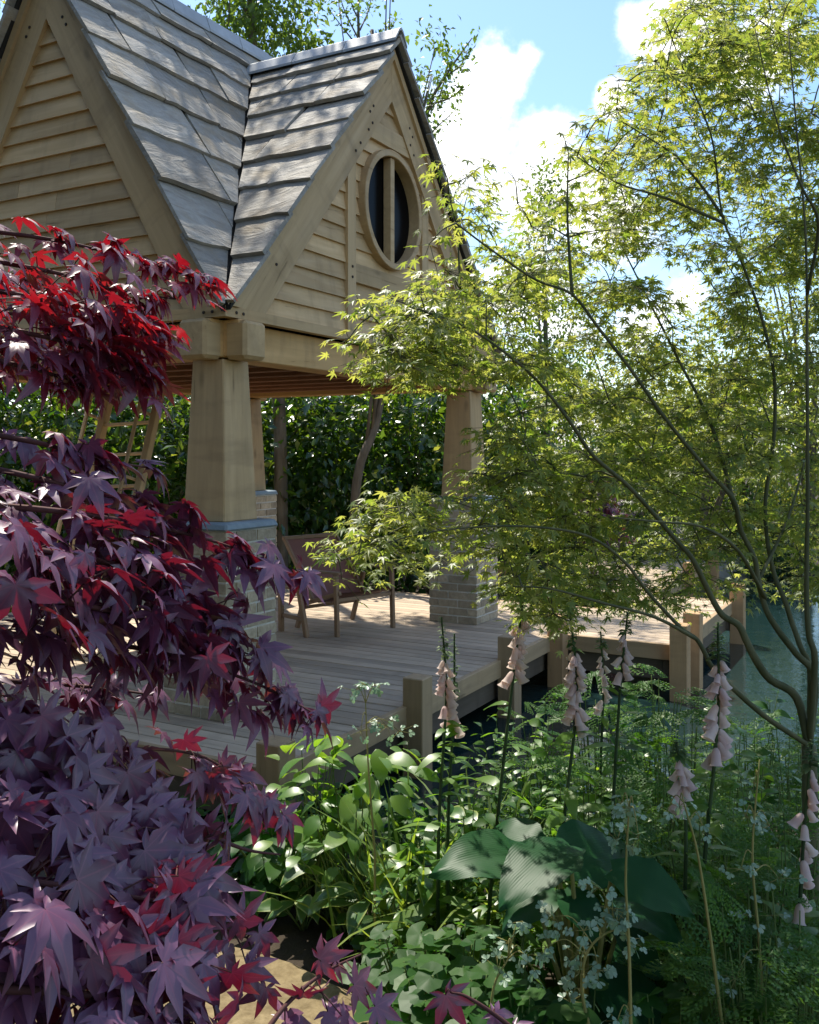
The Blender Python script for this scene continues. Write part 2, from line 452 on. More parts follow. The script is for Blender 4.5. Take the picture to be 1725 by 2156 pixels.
def blade(n=6, W=.02, arch=.6):
    V = []; T = []
    for i in range(n + 1):
        t = i / n; w = W * (1 - t ** 2.2)
        y, z = t * (1 - .25 * arch * t * t), -arch * t * t
        V += [(-w, y, z), (w, y, z)]
    for i in range(n):
        a = 2 * i; T += [(a, a + 1, a + 3), (a, a + 3, a + 2)]
    return tmpl(V, T)
def feather(seed=0, n=9):
    r = np.random.default_rng(seed); V = []; T = []
    def leaflet(x, y, z, a, L, w):
        o = len(V); c, s_ = math.cos(a), math.sin(a)
        for u, v in ((0, 0), (-w, .45 * L), (0, L), (w, .45 * L)):
            V.append((x + u * c + v * s_, y - u * s_ + v * c, z - .25 * v * v + r.normal(0, .01)))
        T.extend([(o, o + 2, o + 1), (o, o + 3, o + 2)])
    for i in range(n):
        t = (i + .6) / n; L = .45 * (1 - t) ** .7 + .07
        for sd in (-1, 1):
            a = sd * (1.05 - .3 * t)
            for k in range(4):
                q = (k + 1) / 4 * L
                for s2 in (-1, 1):
                    leaflet(q * math.sin(a), t + q * math.cos(a), -.3 * t * t - .2 * q * q, a + s2 * .7, .13 * (1 - .12 * k), .022)
    leaflet(0, .9, -.24, 0, .18, .03)
    return tmpl(V, T)
def small_leaf(seed=0, W=.26):
    r = np.random.default_rng(seed)
    V = [(0, 0, 0), (-W, .45, .07), (0, .5, -.02), (W, .45, .07), (0, 1, -.12 + r.normal(0, .05))]
    return tmpl(V, [(0, 2, 1), (0, 3, 2), (1, 2, 4), (2, 3, 4)])
def T3(t): return t if len(t) == 3 else (t[0], t[1], np.zeros(len(t[0])))
def ribbed(t):
    v, f = t; e = np.zeros(len(v)); e[0] = 1; n = (len(v) - 9) // 7
    for i in range(7):
        o = 9 + i * 7; e[[o, o + 3, o + 4]] = 1
    return v, f, e
TP = {
    'red': [ribbed(maple(i, 7, True, .35 + .12 * i, .168, .32, .024)) for i in range(7)],
    'acer': [T3(maple(20 + i, 7 if i % 3 else 5, False, .45, .13)) for i in range(6)],
    'hosta': [ovate(.36, 10, 9, .22, .30, .70, .40, .022, i) for i in range(4)],
    'edged': [ovate(.27, 6, 7, .32, .38, .72, .25, .012, i) for i in range(4)],
    'broad': [ovate(.30, 5, 3, .30, .32, .8, .15, .0, i) for i in range(3)],
    'long': [ovate(.17, 5, 3, .30, .40, .85, 0, .0, i) for i in range(3)],
    'round': [T3(rounded(7, i)) for i in range(4)],
    'trefoil': [T3(trefoil(i)) for i in range(4)],
    'blade': [T3(blade(6, .016, a)) for a in (.25, .55, .9)],
    'feather': [T3(feather(i)) for i in range(3)],
    'small': [T3(small_leaf(i)) for i in range(4)],
    'needle': [T3(small_leaf(i, .12)) for i in range(3)],
}
_tm = {}
def tmesh(kind, i, mat):
    key = (kind, i, mat)
    if key not in _tm:
        v, t, e = TP[kind][i]
        me = newmesh(kind + '_leaf', v, t, mat, kind in ('hosta', 'edged', 'broad', 'long', 'red', 'round'))
        if e.any():
            a = me.attributes.new('edge', 'FLOAT', 'POINT'); a.data.foreach_set('value', e.astype(np.float32))
        _tm[key] = me
    return _tm[key]
def frames(Fv, Nv):
    Y = Fv / (np.linalg.norm(Fv, axis=1)[:, None] + 1e-9)
    Z = Nv - (Nv * Y).sum(1)[:, None] * Y; Z /= np.linalg.norm(Z, axis=1)[:, None] + 1e-9
    X = np.cross(Y, Z)
    return np.stack([X, Y, Z], axis=2)
def bigmesh(name, kind, tid, pos, R, size, mat, parent, rnd=None):
    Vs, Ts, Rn, Eg = [], [], [], []; off = 0
    for i, (v, t, e) in enumerate(TP[kind]):
        s_ = np.where(tid == i)[0]
        if not len(s_): continue
        W = np.einsum('kij,nj->kni', R[s_] * size[s_][:, None, None], v) + pos[s_][:, None, :]
        k, n = len(s_), len(v)
        Vs.append(W.reshape(-1, 3)); Ts.append((t[None] + (np.arange(k) * n)[:, None, None] + off).reshape(-1, 3)); off += k * n
        Rn.append(np.repeat(rng.random(k) if rnd is None else rnd[s_], n)); Eg.append(np.tile(e, k))
    V = np.vstack(Vs).astype(np.float32); T = np.vstack(Ts).astype(np.int32)
    M = WM[parent]; V -= np.array(M.translation, np.float32)
    me = bpy.data.meshes.new(name)
    me.vertices.add(len(V)); me.vertices.foreach_set('co', V.ravel())
    me.loops.add(len(T) * 3); me.loops.foreach_set('vertex_index', T.ravel())
    me.polygons.add(len(T)); me.polygons.foreach_set('loop_start', np.arange(0, len(T) * 3, 3, dtype=np.int32))
    me.update(calc_edges=True)
    a = me.attributes.new('rnd', 'FLOAT', 'POINT'); a.data.foreach_set('value', np.concatenate(Rn).astype(np.float32))
    eg = np.concatenate(Eg)
    if eg.any():
        a = me.attributes.new('edge', 'FLOAT', 'POINT'); a.data.foreach_set('value', eg.astype(np.float32))
    me.materials.append(MATS[mat])
    o = obj(name, me, parent, Matrix.Translation(M.translation)); o['kind'] = 'stuff'
    return o
def leaves(parent, kind, mat, pos, Fv, Nv, size, nobj=0, name='leaf', minpx=10, rest='foliage'):
    """the leaves that show largest become objects of their own, the rest one part"""
    pos, Fv, Nv, size = (np.asarray(x, float) for x in (pos, Fv, Nv, size))
    if not len(pos): return
    R = frames(Fv, Nv); tid = rng.integers(0, len(TP[kind]), len(pos))
    px = 409.5 + pos[:, 0] / pos[:, 1] * F_PX; py = HOR - (pos[:, 2] - EYE) / pos[:, 1] * F_PX
    pxs = size / pos[:, 1] * F_PX
    score = np.where((px > -30) & (px < 850) & (py > -30) & (py < 1054), pxs, 0)
    order = np.argsort(-score)
    own = [i for i in order[:nobj] if score[i] > minpx * .6]
    for i in own:
        M = Matrix.Identity(4)
        for a in range(3):
            for c in range(3): M[a][c] = R[i][a, c] * size[i]
            M[a][3] = pos[i][a]
        obj(name, tmesh(kind, int(tid[i]), mat), parent, M)
    m = np.ones(len(pos), bool); m[own] = False
    if m.any(): bigmesh(rest, kind, tid[m], pos[m], R[m], size[m], mat, parent)
def rv(n, s=1.0): return rng.normal(0, s, (n, 3))

# ------------------------------------------------------------------ pavilion frame of reference
TH = .501
R2 = np.array([math.sin(TH), math.cos(TH)]); L2 = np.array([-math.cos(TH), math.sin(TH)])
P0 = np.array([-1.157, 5.932])
WR, WL = 4.22, 3.26
PAV = frame((P0[0], P0[1], 0), (R2[0], R2[1], 0), (L2[0], L2[1], 0), (0, 0, 1))
def pw(r, l, z=0.): return np.array([*(P0 + R2 * r + L2 * l), z])
def r_at(px, l):
    k = (px - 409.5) / F_PX; q = P0 + L2 * l
    return (k * q[1] - q[0]) / (R2[0] - k * R2[1])

#=GROUND=
# ------------------------------------------------------------------ ground, pond, path
GZ, WZ = -.32, -.46
def sstep(a, b, x):
    t = np.clip((x - a) / (b - a), 0, 1); return t * t * (3 - 2 * t)
def bank(x):      # near shore of the pond
    return 5.15 + .12 * np.maximum(x, 0) + .18 * np.sin(x * 1.7) - .9 * sstep(2.4, 6, x)
def ground_z(x, y):
    inside = sstep(-.1, .5, y - bank(x)) * (1 - sstep(15.2, 16.4, y + .25 * np.sin(x))) * sstep(-9, -7.5, x - (y - 5) * .2 - 4.6) * (1 - sstep(9, 11, x))
    # the pond keeps to the outer side of the deck
    rel = np.stack([x - P0[0], y - P0[1]], -1); l = rel @ L2; r = rel @ R2
    inside = inside * (1 - sstep(.2, 2.0, l)) * sstep(-1.2, -.3, r)
    z = GZ + .03 * np.sin(x * 2.3) * np.cos(y * 1.9) + .25 * sstep(16, 26, y)
    return z * (1 - inside) + (-1.1) * inside
xs = np.unique(np.concatenate([np.linspace(-300, -12, 14), np.linspace(-12, 14, 120), np.linspace(14, 300, 14)]))
ys = np.unique(np.concatenate([np.linspace(-60, 0, 8), np.linspace(0, 24, 110), np.linspace(24, 900, 16)]))
X, Y = np.meshgrid(xs, ys); Z = ground_z(X, Y)
nx, ny = len(xs), len(ys)
V = np.stack([X, Y, Z], -1).reshape(-1, 3)
Fq = [(j * nx + i, j * nx + i + 1, (j + 1) * nx + i + 1, (j + 1) * nx + i) for j in range(ny - 1) for i in range(nx - 1)]
obj('ground', newmesh('ground', V, Fq, 'soil', True), kind='structure')
wv = [(-6, 3.9, WZ), (14, 3.9, WZ), (14, 18, WZ), (-6, 18, WZ)]
obj('pond', newmesh('pond', wv, [(0, 1, 2, 3)], 'pond_water'), kind='structure')
# gritty path by the camera
pth = [(-3.2, 1.2), (.9, 1.2), (.75, 2.2), (.45, 2.95), (.05, 3.3), (-.18, 3.62), (-.5, 3.86), (-.9, 3.95), (-1.6, 3.85), (-3.2, 3.6)]
gv, gf = [], []
cx, cy = -1.0, 2.4
ring = smooth_line(pth + [pth[0]], 5)[:-1]
N_ = len(ring); gv.append((cx, cy, GZ + .075))
for q in np.linspace(.15, 1.0, 7):
    for (x, y) in ring: gv.append((cx + (x - cx) * q, cy + (y - cy) * q, GZ + (.075 if q < .95 else -.08) + rng.normal(0, .006)))
for i in range(N_): gf.append((0, 1 + i, 1 + (i + 1) % N_))
for k in range(6):
    for i in range(N_): gf.append((1 + k * N_ + i, 1 + (k + 1) * N_ + i, 1 + (k + 1) * N_ + (i + 1) % N_, 1 + k * N_ + (i + 1) % N_))
obj('path', newmesh('path', gv, gf, 'path_grit', True), kind='structure')

#=DECK=
# ------------------------------------------------------------------ deck and jetty
def make_deck(name, label, r0, r1, l0, l1, zt, root_rl):
    t = thing(name, label, 'deck', pw(*root_rl, zt - .4))
    n = max(1, round((r1 - r0) / .128)); w = (r1 - r0) / n
    for i in range(n):
        a = r0 + (i + .5) * w
        la, lb = l0 + rng.normal(0, .003), l1
        cut = [la, lb] if rng.random() < .45 or lb - la < 2.5 else [la, la + (lb - la) * rng.uniform(.35, .65), lb]
        for q0, q1 in zip(cut[:-1], cut[1:]):
            me = boxmesh('plank', (0, -(w - .011) / 2, -.028), (q1 - q0 - .003, (w - .011) / 2, rng.normal(0, .0012)), 'decking', .003)
            obj('plank', me, t, PAV @ frame((a, q0, zt), (0, 1, 0), (-1, 0, 0), (0, 0, 1)))
    return t
E0 = -.84
deck = make_deck('timber_deck', 'weathered grey plank deck under and around the oak pavilion', -.58, 5.25, E0 + .045, 4.6, 0., (2, 1))
jetty = make_deck('jetty', 'sunlit plank jetty stepping out over the pond beyond the deck', 3.72, 6.5, -1.95 + .045, E0 + .04, -.004, (5, -1.3))
walk = make_deck('boardwalk', 'far plank boardwalk between the jetty and the boulders', 6.57, 10.2, -1.0, 1.1, -.006, (8.5, 0))
def rim(t, a, b, zt, inner):
    """edge board, a darker board below it set back"""
    a = np.array(a, float); b = np.array(b, float); q = np.array(inner, float)
    beam('rim_board', (*(a + q * .02), zt - .066), (*(b + q * .02), zt - .066), (0, 0, 1), .045, .14, 'deck_rim', t, PAV)
    beam('bearer', (*(a + q * .10), zt - .235), (*(b + q * .10), zt - .235), (0, 0, 1), .06, .18, 'dark_timber', t, PAV)
rim(deck, (-.60, E0), (3.70, E0), 0, (0, 1)); rim(deck, (-.60, E0 + .045), (-.60, 4.6), 0, (1, 0))
rim(jetty, (3.70, E0 - .03), (3.70, -1.95), 0, (1, 0)); rim(jetty, (3.74, -1.95), (6.5, -1.95), 0, (0, 1)); rim(jetty, (6.525, -1.93), (6.525, -1.04), 0, (-1, 0))
rim(deck, (5.27, E0 + .04), (5.27, 4.6), 0, (-1, 0)); rim(walk, (6.56, -1.02), (10.2, -1.02), 0, (0, 1)); rim(walk, (6.575, 1.12), (10.2, 1.12), 0, (0, -1))
def pile(t, r, l, top, w=.15, bot=-1.2, mat='pile_wood'):
    me = boxmesh('pile', (-w / 2, -w / 2, bot), (w / 2, w / 2, top + rng.normal(0, .006)), mat, .006)
    # grain runs along local x: stand the post up
    for v_ in me.vertices: v_.co = Vector((v_.co.z, v_.co.y, -v_.co.x))
    obj('pile', me, t, PAV @ frame((r, l, 0), (0, 0, 1), (0, 1, 0), (-1, 0, 0)))
for px, top in ((275, .19), (417, .19), (509, .19)):
    pile(deck, r_at(px, E0 - .04), E0 - .045, top, mat='deck_rim')
pile(deck, 3.62, E0 - .05, .20)
pile(jetty, 3.66, -1.99, .20); pile(jetty, r_at(693, -2.0), -2.0, .22); pile(jetty, 6.45, -2.0, .2)
pile(walk, 8.3, -1.07, .2); pile(walk, 9.9, -1.07, .22); pile(walk, 8.8, 1.17, .24); pile(walk, 7.2, 1.17, .2)
pile(deck, 5.3, 1.2, .2); pile(deck, -.64, 2.2, .18, mat='deck_rim')
for l in (1.0, 3.0): pile(deck, 2.0, l, -.3)

#=PAVILION=
# ------------------------------------------------------------------ pavilion
pav = thing('pavilion', 'open oak pavilion with steep stone slate roof, clapboard gables and brick piers', 'pavilion', pw(WR / 2, WL / 2, 0))
ZA = {'L': 5.42, 'R': 5.12}; PT = {'L': 1.69, 'R': 1.159}
Z1, Z2, Z3 = 2.615, 2.548, 2.275
# piers, caps, posts
PH = 1.195; PS = .52; CO = .235
bw, bl_, bh = .1025, (PS - .1025 - .010) / 2 - .001, .0665
brick_me = [boxmesh('brick', (-bl_ / 2, -bw / 2, 0), (bl_ / 2, bw / 2, bh), 'buff_brick', .004) for _ in range(5)]
for me in brick_me:
    for v_ in me.vertices: v_.co += Vector(rng.normal(0, .0014, 3))
for ir, (cr, cl) in enumerate(((CO, CO), (WR - CO, CO), (CO, WL - CO), (WR - CO, WL - CO))):
    core = obj('brick_pier', boxmesh('brick_pier', (-PS / 2 + .006, -PS / 2 + .006, 0), (PS / 2 - .006, PS / 2 - .006, PH), 'mortar'), pav, PAV @ Matrix.Translation((cr, cl, 0)))
    nc = 15; ch = PH / nc
    for c in range(nc):
        for sd in range(4):
            for k in range(2):
                s_ = 1 if c % 2 else -1
                x = -PS / 2 + bl_ / 2 + k * (bl_ + .011)
                M = PAV @ Matrix.Translation((cr, cl, c * ch + .004)) @ Matrix.Rotation(sd * math.pi / 2, 4, 'Z') @ Matrix.Translation((x * s_, -PS / 2 + bw / 2 - rng.uniform(0, .004), 0))
                obj('brick', brick_me[rng.integers(5)], core, M)
    obj('pier_cap', boxmesh('pier_cap', (-PS / 2 - .018, -PS / 2 - .018, PH), (PS / 2 + .018, PS / 2 + .018, PH + .05), 'cap_stone', .012, (.93, .93)), pav, PAV @ Matrix.Translation((cr, cl, 0)))
    bm_w, tp = .345, .26
    me = boxmesh('post', (-bm_w / 2, -bm_w / 2, PH + .048), (bm_w / 2, bm_w / 2, Z3 + .02), 'oak_post', .008, (tp / bm_w, tp / bm_w))
    for v_ in me.vertices: v_.co = Vector((v_.co.z, v_.co.y, -v_.co.x))
    obj('post', me, pav, PAV @ frame((cr, cl, 0), (0, 0, 1), (0, 1, 0), (-1, 0, 0)))
# ring beams, the ends run past the corner posts
def pbeam(name, a, b, zlo, zhi, w, mat='oak_beam', bev=.006, parent=None):
    return beam(name, (*a, (zlo + zhi) / 2), (*b, (zlo + zhi) / 2), (0, 0, 1), w, zhi - zlo, mat, parent or pav, PAV, bev)
for l in (CO - .02, WL - CO + .02):
    pbeam('ring_beam', (-.02, l), (WR + .02, l), Z3 + .03, Z2 - .006, .22)
for r in (CO - .02, WR - CO + .02):
    pbeam('ring_beam', (r, -.02), (r, WL + .02), Z3 + .035, Z2 - .003, .215)
for sr in (0, 1):
    for sl_ in (0, 1):      # chamfered beam ends at the corners
        cr = CO - .02 if not sr else WR - CO + .02; cl = CO - .02 if not sl_ else WL - CO + .02
        er = -.075 if not sr else WR + .075; el = -.075 if not sl_ else WL + .075
        pbeam('beam_end', (er, cl), (cr - (.12 if not sr else -.12), cl), Z3 + .012, Z2 - .01, .228, 'oak_post', .022)
        pbeam('beam_end', (cr, el), (cr, cl - (.12 if not sl_ else -.12)), Z3 + .015, Z2 - .012, .224, 'oak_post', .022)
# floor joists of the loft and its boards
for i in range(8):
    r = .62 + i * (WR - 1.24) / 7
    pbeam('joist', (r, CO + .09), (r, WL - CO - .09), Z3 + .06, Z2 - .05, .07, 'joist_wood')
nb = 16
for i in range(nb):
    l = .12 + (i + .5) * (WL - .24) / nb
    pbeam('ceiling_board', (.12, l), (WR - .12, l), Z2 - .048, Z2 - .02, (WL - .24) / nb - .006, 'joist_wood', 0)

def gable(M, half, p, za, window, name):
    """M: local x along the wall, y up, z out of the wall"""
    zb = za - .11; sq = math.sqrt(1 + p * p); ang = math.atan(p)
    bwid = .27 if not window else .28
    wall = obj('gable_wall', newmesh('gable_wall', [(-half + .1, Z2 + .02, -.09), (half - .1, Z2 + .02, -.09), (0, zb - .1, -.09), (-half + .1, Z2 + .02, -.12), (half - .1, Z2 + .02, -.12), (0, zb - .1, -.12)],
                                     [(0, 1, 2), (5, 4, 3), (0, 3, 4, 1), (1, 4, 5, 2), (2, 5, 3, 0)], 'black_felt'), pav, M)
    if window:   # the wall behind has its opening too: a framed hole is left by building it in two halves
        bpy.data.objects.remove(wall)
        wr_ = .44; cz = 3.68
        Vw = []; Fw = []
        n = 24
        for zz in (-.09, -.12):
            for sgn in (-1, 1):
                ids = []
                arc = [(sgn * wr_ * math.cos(a), cz + wr_ * math.sin(a)) for a in np.linspace(-math.pi / 2, math.pi / 2, n)]
                outer = [(0, zb - .1), (sgn * (half - .1), Z2 + .02), (0, Z2 + .02)]
                pl = arc + outer
                o = len(Vw); Vw += [(x, y, zz) for x, y in pl]; Fw.append(tuple(range(o, o + len(pl))))
        wall = obj('gable_wall', newmesh('gable_wall', Vw, Fw, 'black_felt'), pav, M)
    row = .134; z = Z1 - .01; k = 0
    while z < zb - .35:
        z1 = min(z + row + .02, zb - .2)
        def hw(q): return min((zb - .06 - q) / p, half - .04)
        tf = lambda x, y, z=z: -.055 + .026 * (1 - (y - z) / (row + .02)) + .004
        w0, w1 = hw(z), hw(z1)
        j = rng.normal(0, .003)
        if window and abs((z + z1) / 2 - 3.68) < .44 + row / 2:
            rr = .445
            for sgn in (-1, 1):
                arc = []
                for q in np.linspace(z, z1, 7):
                    dz = q - 3.68
                    arc.append((sgn * (math.sqrt(rr * rr - dz * dz) if abs(dz) < rr else .002), q))
                pl = [(sgn * w0, z + j)] + arc + [(sgn * w1, z1)]
                if sgn > 0: pl = pl[::-1]
                prism('clapboard', pl, -.085, 0, 'oak', wall, M, 0, tf)
        else:
            cuts = [-1, 1] if rng.random() < .6 else [-1, rng.uniform(-.4, .4), 1]
            for c0, c1 in zip(cuts[:-1], cuts[1:]):
                e0 = .0015 if c0 > -1 else 0; e1 = -.0015 if c1 < 1 else 0
                prism('clapboard', [(c0 * w0 + e0, z + j), (c1 * w0 + e1, z + j), (c1 * w1 + e1 if c1 == 1 else c1 * w0 + e1, z1), (c0 * w1 + e0 if c0 == -1 else c0 * w0 + e0, z1)], -.085, 0, 'oak', wall, M, 0, tf)
        z += row; k += 1
    # barge boards and the thin verge strips on them
    for sgn in (-1, 1):
        def ln(off, y): return (zb - off * sq - y) / p
        zlow = Z1 + .002
        pl = [(0, zb - bwid * sq), (ln(bwid, zlow), zlow), (ln(0, zlow), zlow), (0, zb)]
        pl = [(sgn * x, y) for x, y in pl]
        if sgn < 0: pl = pl[::-1]
        prism('barge_board', pl, -.05, .0 if sgn > 0 else -.0015, 'oak_post', pav, M, -sgn * ang)
        pl = [(0, zb - .055 * sq), (ln(.055, zlow), zlow), (ln(0, zlow), zlow), (0, zb)]
        pl = [(sgn * x, y) for x, y in pl]
        if sgn < 0: pl = pl[::-1]
        prism('verge_strip', pl, -.002, .024, 'oak_post', pav, M, -sgn * ang)
    hx = half + .005
    prism('fascia_board', [(-hx, Z2), (hx, Z2), (hx, Z1), (-hx, Z1)], -.06, .006, 'oak', pav, M)
    pegm = newmesh('peg', [(.011 * math.cos(a), .011 * math.sin(a), zz) for zz in (0, .006) for a in np.linspace(0, 2 * math.pi, 7)[:-1]], [tuple(range(6, 12))] + [(i, (i + 1) % 6, 6 + (i + 1) % 6, 6 + i) for i in range(6)], 'peg_dark')
    spots = [(s_ * (half - q), (Z1 + Z2) / 2, .005) for s_ in (-1, 1) for q in (.10, .17)]
    spots += [(s_ * (ln(.14, y)), y, -.001) for s_ in (-1, 1) for y in (zb - .62, zb - .56, Z1 + .35)]
    if window: spots += [(s_ * q, y, -.008) for s_ in (-1, 1) for q, y in ((.60, 3.04), (.60, 3.12), (.60, 2.75))] + [(s_ * ln(.22, y), y, -.001) for s_ in (-1, 1) for y in (4.24, 4.31, 4.1, 4.02)]
    for x, y, zz in spots: obj('peg', pegm, pav, M @ Matrix.Translation((x, y, zz)))
    if window:
        cz = 3.68
        for sgn in (-1, 1):
            x = sgn * .605; w = .058
            topy = zb - (abs(x) + w) * p - .1
            pl = [(x - w, Z1 + .001), (x + w, Z1 + .001), (x + w, topy), (x - w, topy)]
            prism('window_post', pl, -.06, -.008, 'oak_post', pav, M, math.pi / 2)
        prism('collar_board', [(-.63, 4.20), (.63, 4.20), (.57, 4.35), (-.57, 4.35)], -.06, -.012, 'oak_post', pav, M)
        prism('rail_board', [(-.547, 3.01), (.547, 3.01), (.547, 3.155), (-.547, 3.155)], -.06, -.012, 'oak_post', pav, M)
        n = 72; Vr = []; Fr = []
        prof = [(.422, -.10), (.422, .024), (.426, .030), (.470, .030), (.474, .024), (.474, -.06)]
        for i in range(n):
            a = 2 * math.pi * i / n
            for q, zz in prof: Vr.append((q * math.cos(a), cz + 1.03 * q * math.sin(a), zz))
        m = len(prof)
        for i in range(n):
            for j in range(m - 1):
                Fr.append((i * m + j, ((i + 1) % n) * m + j, ((i + 1) % n) * m + j + 1, i * m + j + 1))
        win = obj('round_window', newmesh('round_window', Vr, Fr, 'oak', False), pav, M)
        obj('pane', newmesh('pane', [(.428 * math.cos(a), cz + .44 * math.sin(a), -.07) for a in np.linspace(0, 2 * math.pi, 41)[:-1]], [tuple(range(40))], 'dark_glass'), win, M)
        obj('glazing_bar', boxmesh('glazing_bar', (-.032, cz - .43, -.066), (.032, cz + .43, .006), 'oak', .004), win, M)
ML = PAV @ frame((0, WL / 2, 0), (0, -1, 0), (0, 0, 1), (-1, 0, 0))
MR = PAV @ frame((WR / 2, 0, 0), (1, 0, 0), (0, 0, 1), (0, -1, 0))
MLb = PAV @ frame((WR, WL / 2, 0), (0, 1, 0), (0, 0, 1), (1, 0, 0))
MRb = PAV @ frame((WR / 2, WL, 0), (-1, 0, 0), (0, 0, 1), (0, 1, 0))
gable(ML, WL / 2, PT['L'], ZA['L'], False, 'L'); gable(MR, WR / 2, PT['R'], ZA['R'], True, 'R')
gable(MLb, WL / 2, PT['L'], ZA['L'], False, 'L'); gable(MRb, WR / 2, PT['R'], ZA['R'], False, 'R')

# roof: four quarters of two slopes each, mirrored about the middle of the plan
def clip(poly, a, b_, c):
    """keep a*u + b*v <= c"""
    out = []
    for i in range(len(poly)):
        p, q = poly[i], poly[(i + 1) % len(poly)]
        dp_, dq = a * p[0] + b_ * p[1] - c, a * q[0] + b_ * q[1] - c
        if dp_ <= 0: out.append(p)
        if dp_ * dq < 0:
            t = dp_ / (dp_ - dq); out.append((p[0] + (q[0] - p[0]) * t, p[1] + (q[1] - p[1]) * t))
    return out
OV = .07; EA = .03; OF = .045; EF = .004
VR = PT['R'] / PT['L']                    # valley: l = VR * r
lv = VR * WR / 2                          # where the lower ridge meets the higher roof
def deck_poly():
    V = []; Fc = []
    def face(pts):
        o = len(V); n = len(pts)
        for dz in (0, -.035):
            for r, l, z in pts: V.append((r, l, z + dz))
        Fc.append(tuple(range(o, o + n))); Fc.append(tuple(range(o + 2 * n - 1, o + n - 1, -1)))
        for i in range(n): Fc.append((o + i, o + n + i, o + n + (i + 1) % n, o + (i + 1) % n))
    zL = lambda l: ZA['L'] - .05 - PT['L'] * (WL / 2 - l); zR = lambda r: ZA['R'] - .05 - PT['R'] * (WR / 2 - r)
    for mr_ in (0, 1):
        for ml_ in (0, 1):
            fx = (lambda q: (q[0] if not mr_ else WR - q[0], q[1] if not ml_ else WL - q[1], q[2]))
            face([fx(q) for q in [(-OF, -EF, zL(-EF)), (-EF * .9, -EF, zL(-EF)), (0, 0, zL(0)), (WR / 2, lv, zL(lv)), (WR / 2, WL / 2, zL(WL / 2)), (-OF, WL / 2, zL(WL / 2))]])
            face([fx(q) for q in [(-EF, -OF, zR(-EF)), (-EF, -EF * .9, zR(-EF)), (0, 0, zR(0)), (WR / 2, lv, zR(WR / 2)), (WR / 2, -OF, zR(WR / 2))]])
    return V, Fc
Vd, Fd = deck_poly()
roof = obj('roof', newmesh('roof', Vd, Fd, 'black_felt'), pav, PAV)
def slates(which, mirr, mirl, nrow, seed):
    r_ = np.random.default_rng(seed)
    p = PT[which]; A = math.atan(p); half = (WL if which == 'L' else WR) / 2
    slope = (half + EA) / math.cos(A)
    hts = np.linspace(1.25, .78, nrow); hts *= slope / hts.sum(); edges = np.concatenate([[0], np.cumsum(hts)])
    k = 1 / VR if which == 'L' else VR           # along-ridge distance of the valley per distance in from the eave
    run = (WR / 2 if which == 'L' else lv)       # ridge length of this quarter
    for i in range(nrow):
        v0, v1 = edges[i] - (.01 if i == 0 else 0), edges[i + 1]
        hi = min(v1 + .06, slope + .01) if i < nrow - 1 else slope + .0
        u = -OV - .02 - (r_.uniform(.0, .012)); umax = run + .8
        while u < umax:
            w = r_.uniform(.32, .78)
            u1 = min(u + w, umax)
            if umax - u1 < .2: u1 = umax
            sk = r_.normal(0, .02)
            g = .004
            bot = [(u + g + (u1 - u - 2 * g) * t, v0 + r_.normal(0, .008)) for t in np.linspace(0, 1, 6)]
            pl = bot + [(u1 - g + sk, hi), (u + g + sk * .5, hi)]
            # valley: u <= k * (v cosA - EA)   and  the middle of the plan
            pl = clip(pl, 1, -k * math.cos(A), -k * EA - .012)
            pl = clip(pl, 1, 0, WR / 2 if which == 'L' else lv - .01)
            area = .5 * abs(sum(pl[j][0] * pl[(j + 1) % len(pl)][1] - pl[(j + 1) % len(pl)][0] * pl[j][1] for j in range(len(pl)))) if len(pl) > 2 else 0
            if area > .003:
                th_ = r_.uniform(.024, .036); lift = r_.uniform(.026, .036)
                base_off = -.045
                V3 = []
                for tt in (0, th_):
                    for (a, c) in pl:
                        wn_ = base_off + lift * (1 - (c - v0) / (v1 - v0)) + tt + (r_.normal(0, .0015) if tt else 0)
                        V3.append((a, c, wn_))
                n = len(pl)
                Fs = [tuple(range(n, 2 * n)), tuple(reversed(range(n)))] + [(j, (j + 1) % n, n + (j + 1) % n, n + j) for j in range(n)]
                ca, sa = math.cos(A), math.sin(A)
                if which == 'L': M = frame((0, -EA, ZA['L'] - p * (half + EA)), (1, 0, 0), (0, ca, sa), (0, -sa, ca))
                else: M = frame((-EA, 0, ZA['R'] - p * (half + EA)), (0, 1, 0), (ca, 0, sa), (-sa, 0, ca))
                flip = (which == 'R') != (mirr != mirl)
                V4 = [M @ Vector(v) for v in V3]
                V4 = [Vector((v.x if not mirr else WR - v.x, v.y if not mirl else WL - v.y, v.z)) for v in V4]
                if flip: Fs = [f[::-1] for f in Fs]
                c = sum(V4, Vector()) / len(V4)
                # local frame on the slope so the stone grain follows it
                x = Vector((1, 0, 0)) if which == 'L' else Vector((0, 1, 0))
                nz_ = (V4[n] - V4[0]).normalized(); x = (x - nz_ * x.dot(nz_)).normalized(); y = nz_.cross(x)
                rot = r_.uniform(-.5, .5)
                x, y = x * math.cos(rot) + y * math.sin(rot), -x * math.sin(rot) + y * math.cos(rot)
                Mc = frame(c, x, y, nz_); inv = Mc.inverted()
                obj('slate', newmesh('slate', [inv @ v for v in V4], Fs, 'stone_slate'), roof, PAV @ Mc)
            u = u1
q_ = 0
for mr_ in (0, 1):
    for ml_ in (0, 1):
        slates('L', mr_, ml_, 8, 100 + q_); slates('R', mr_, ml_, 9, 200 + q_); q_ += 1
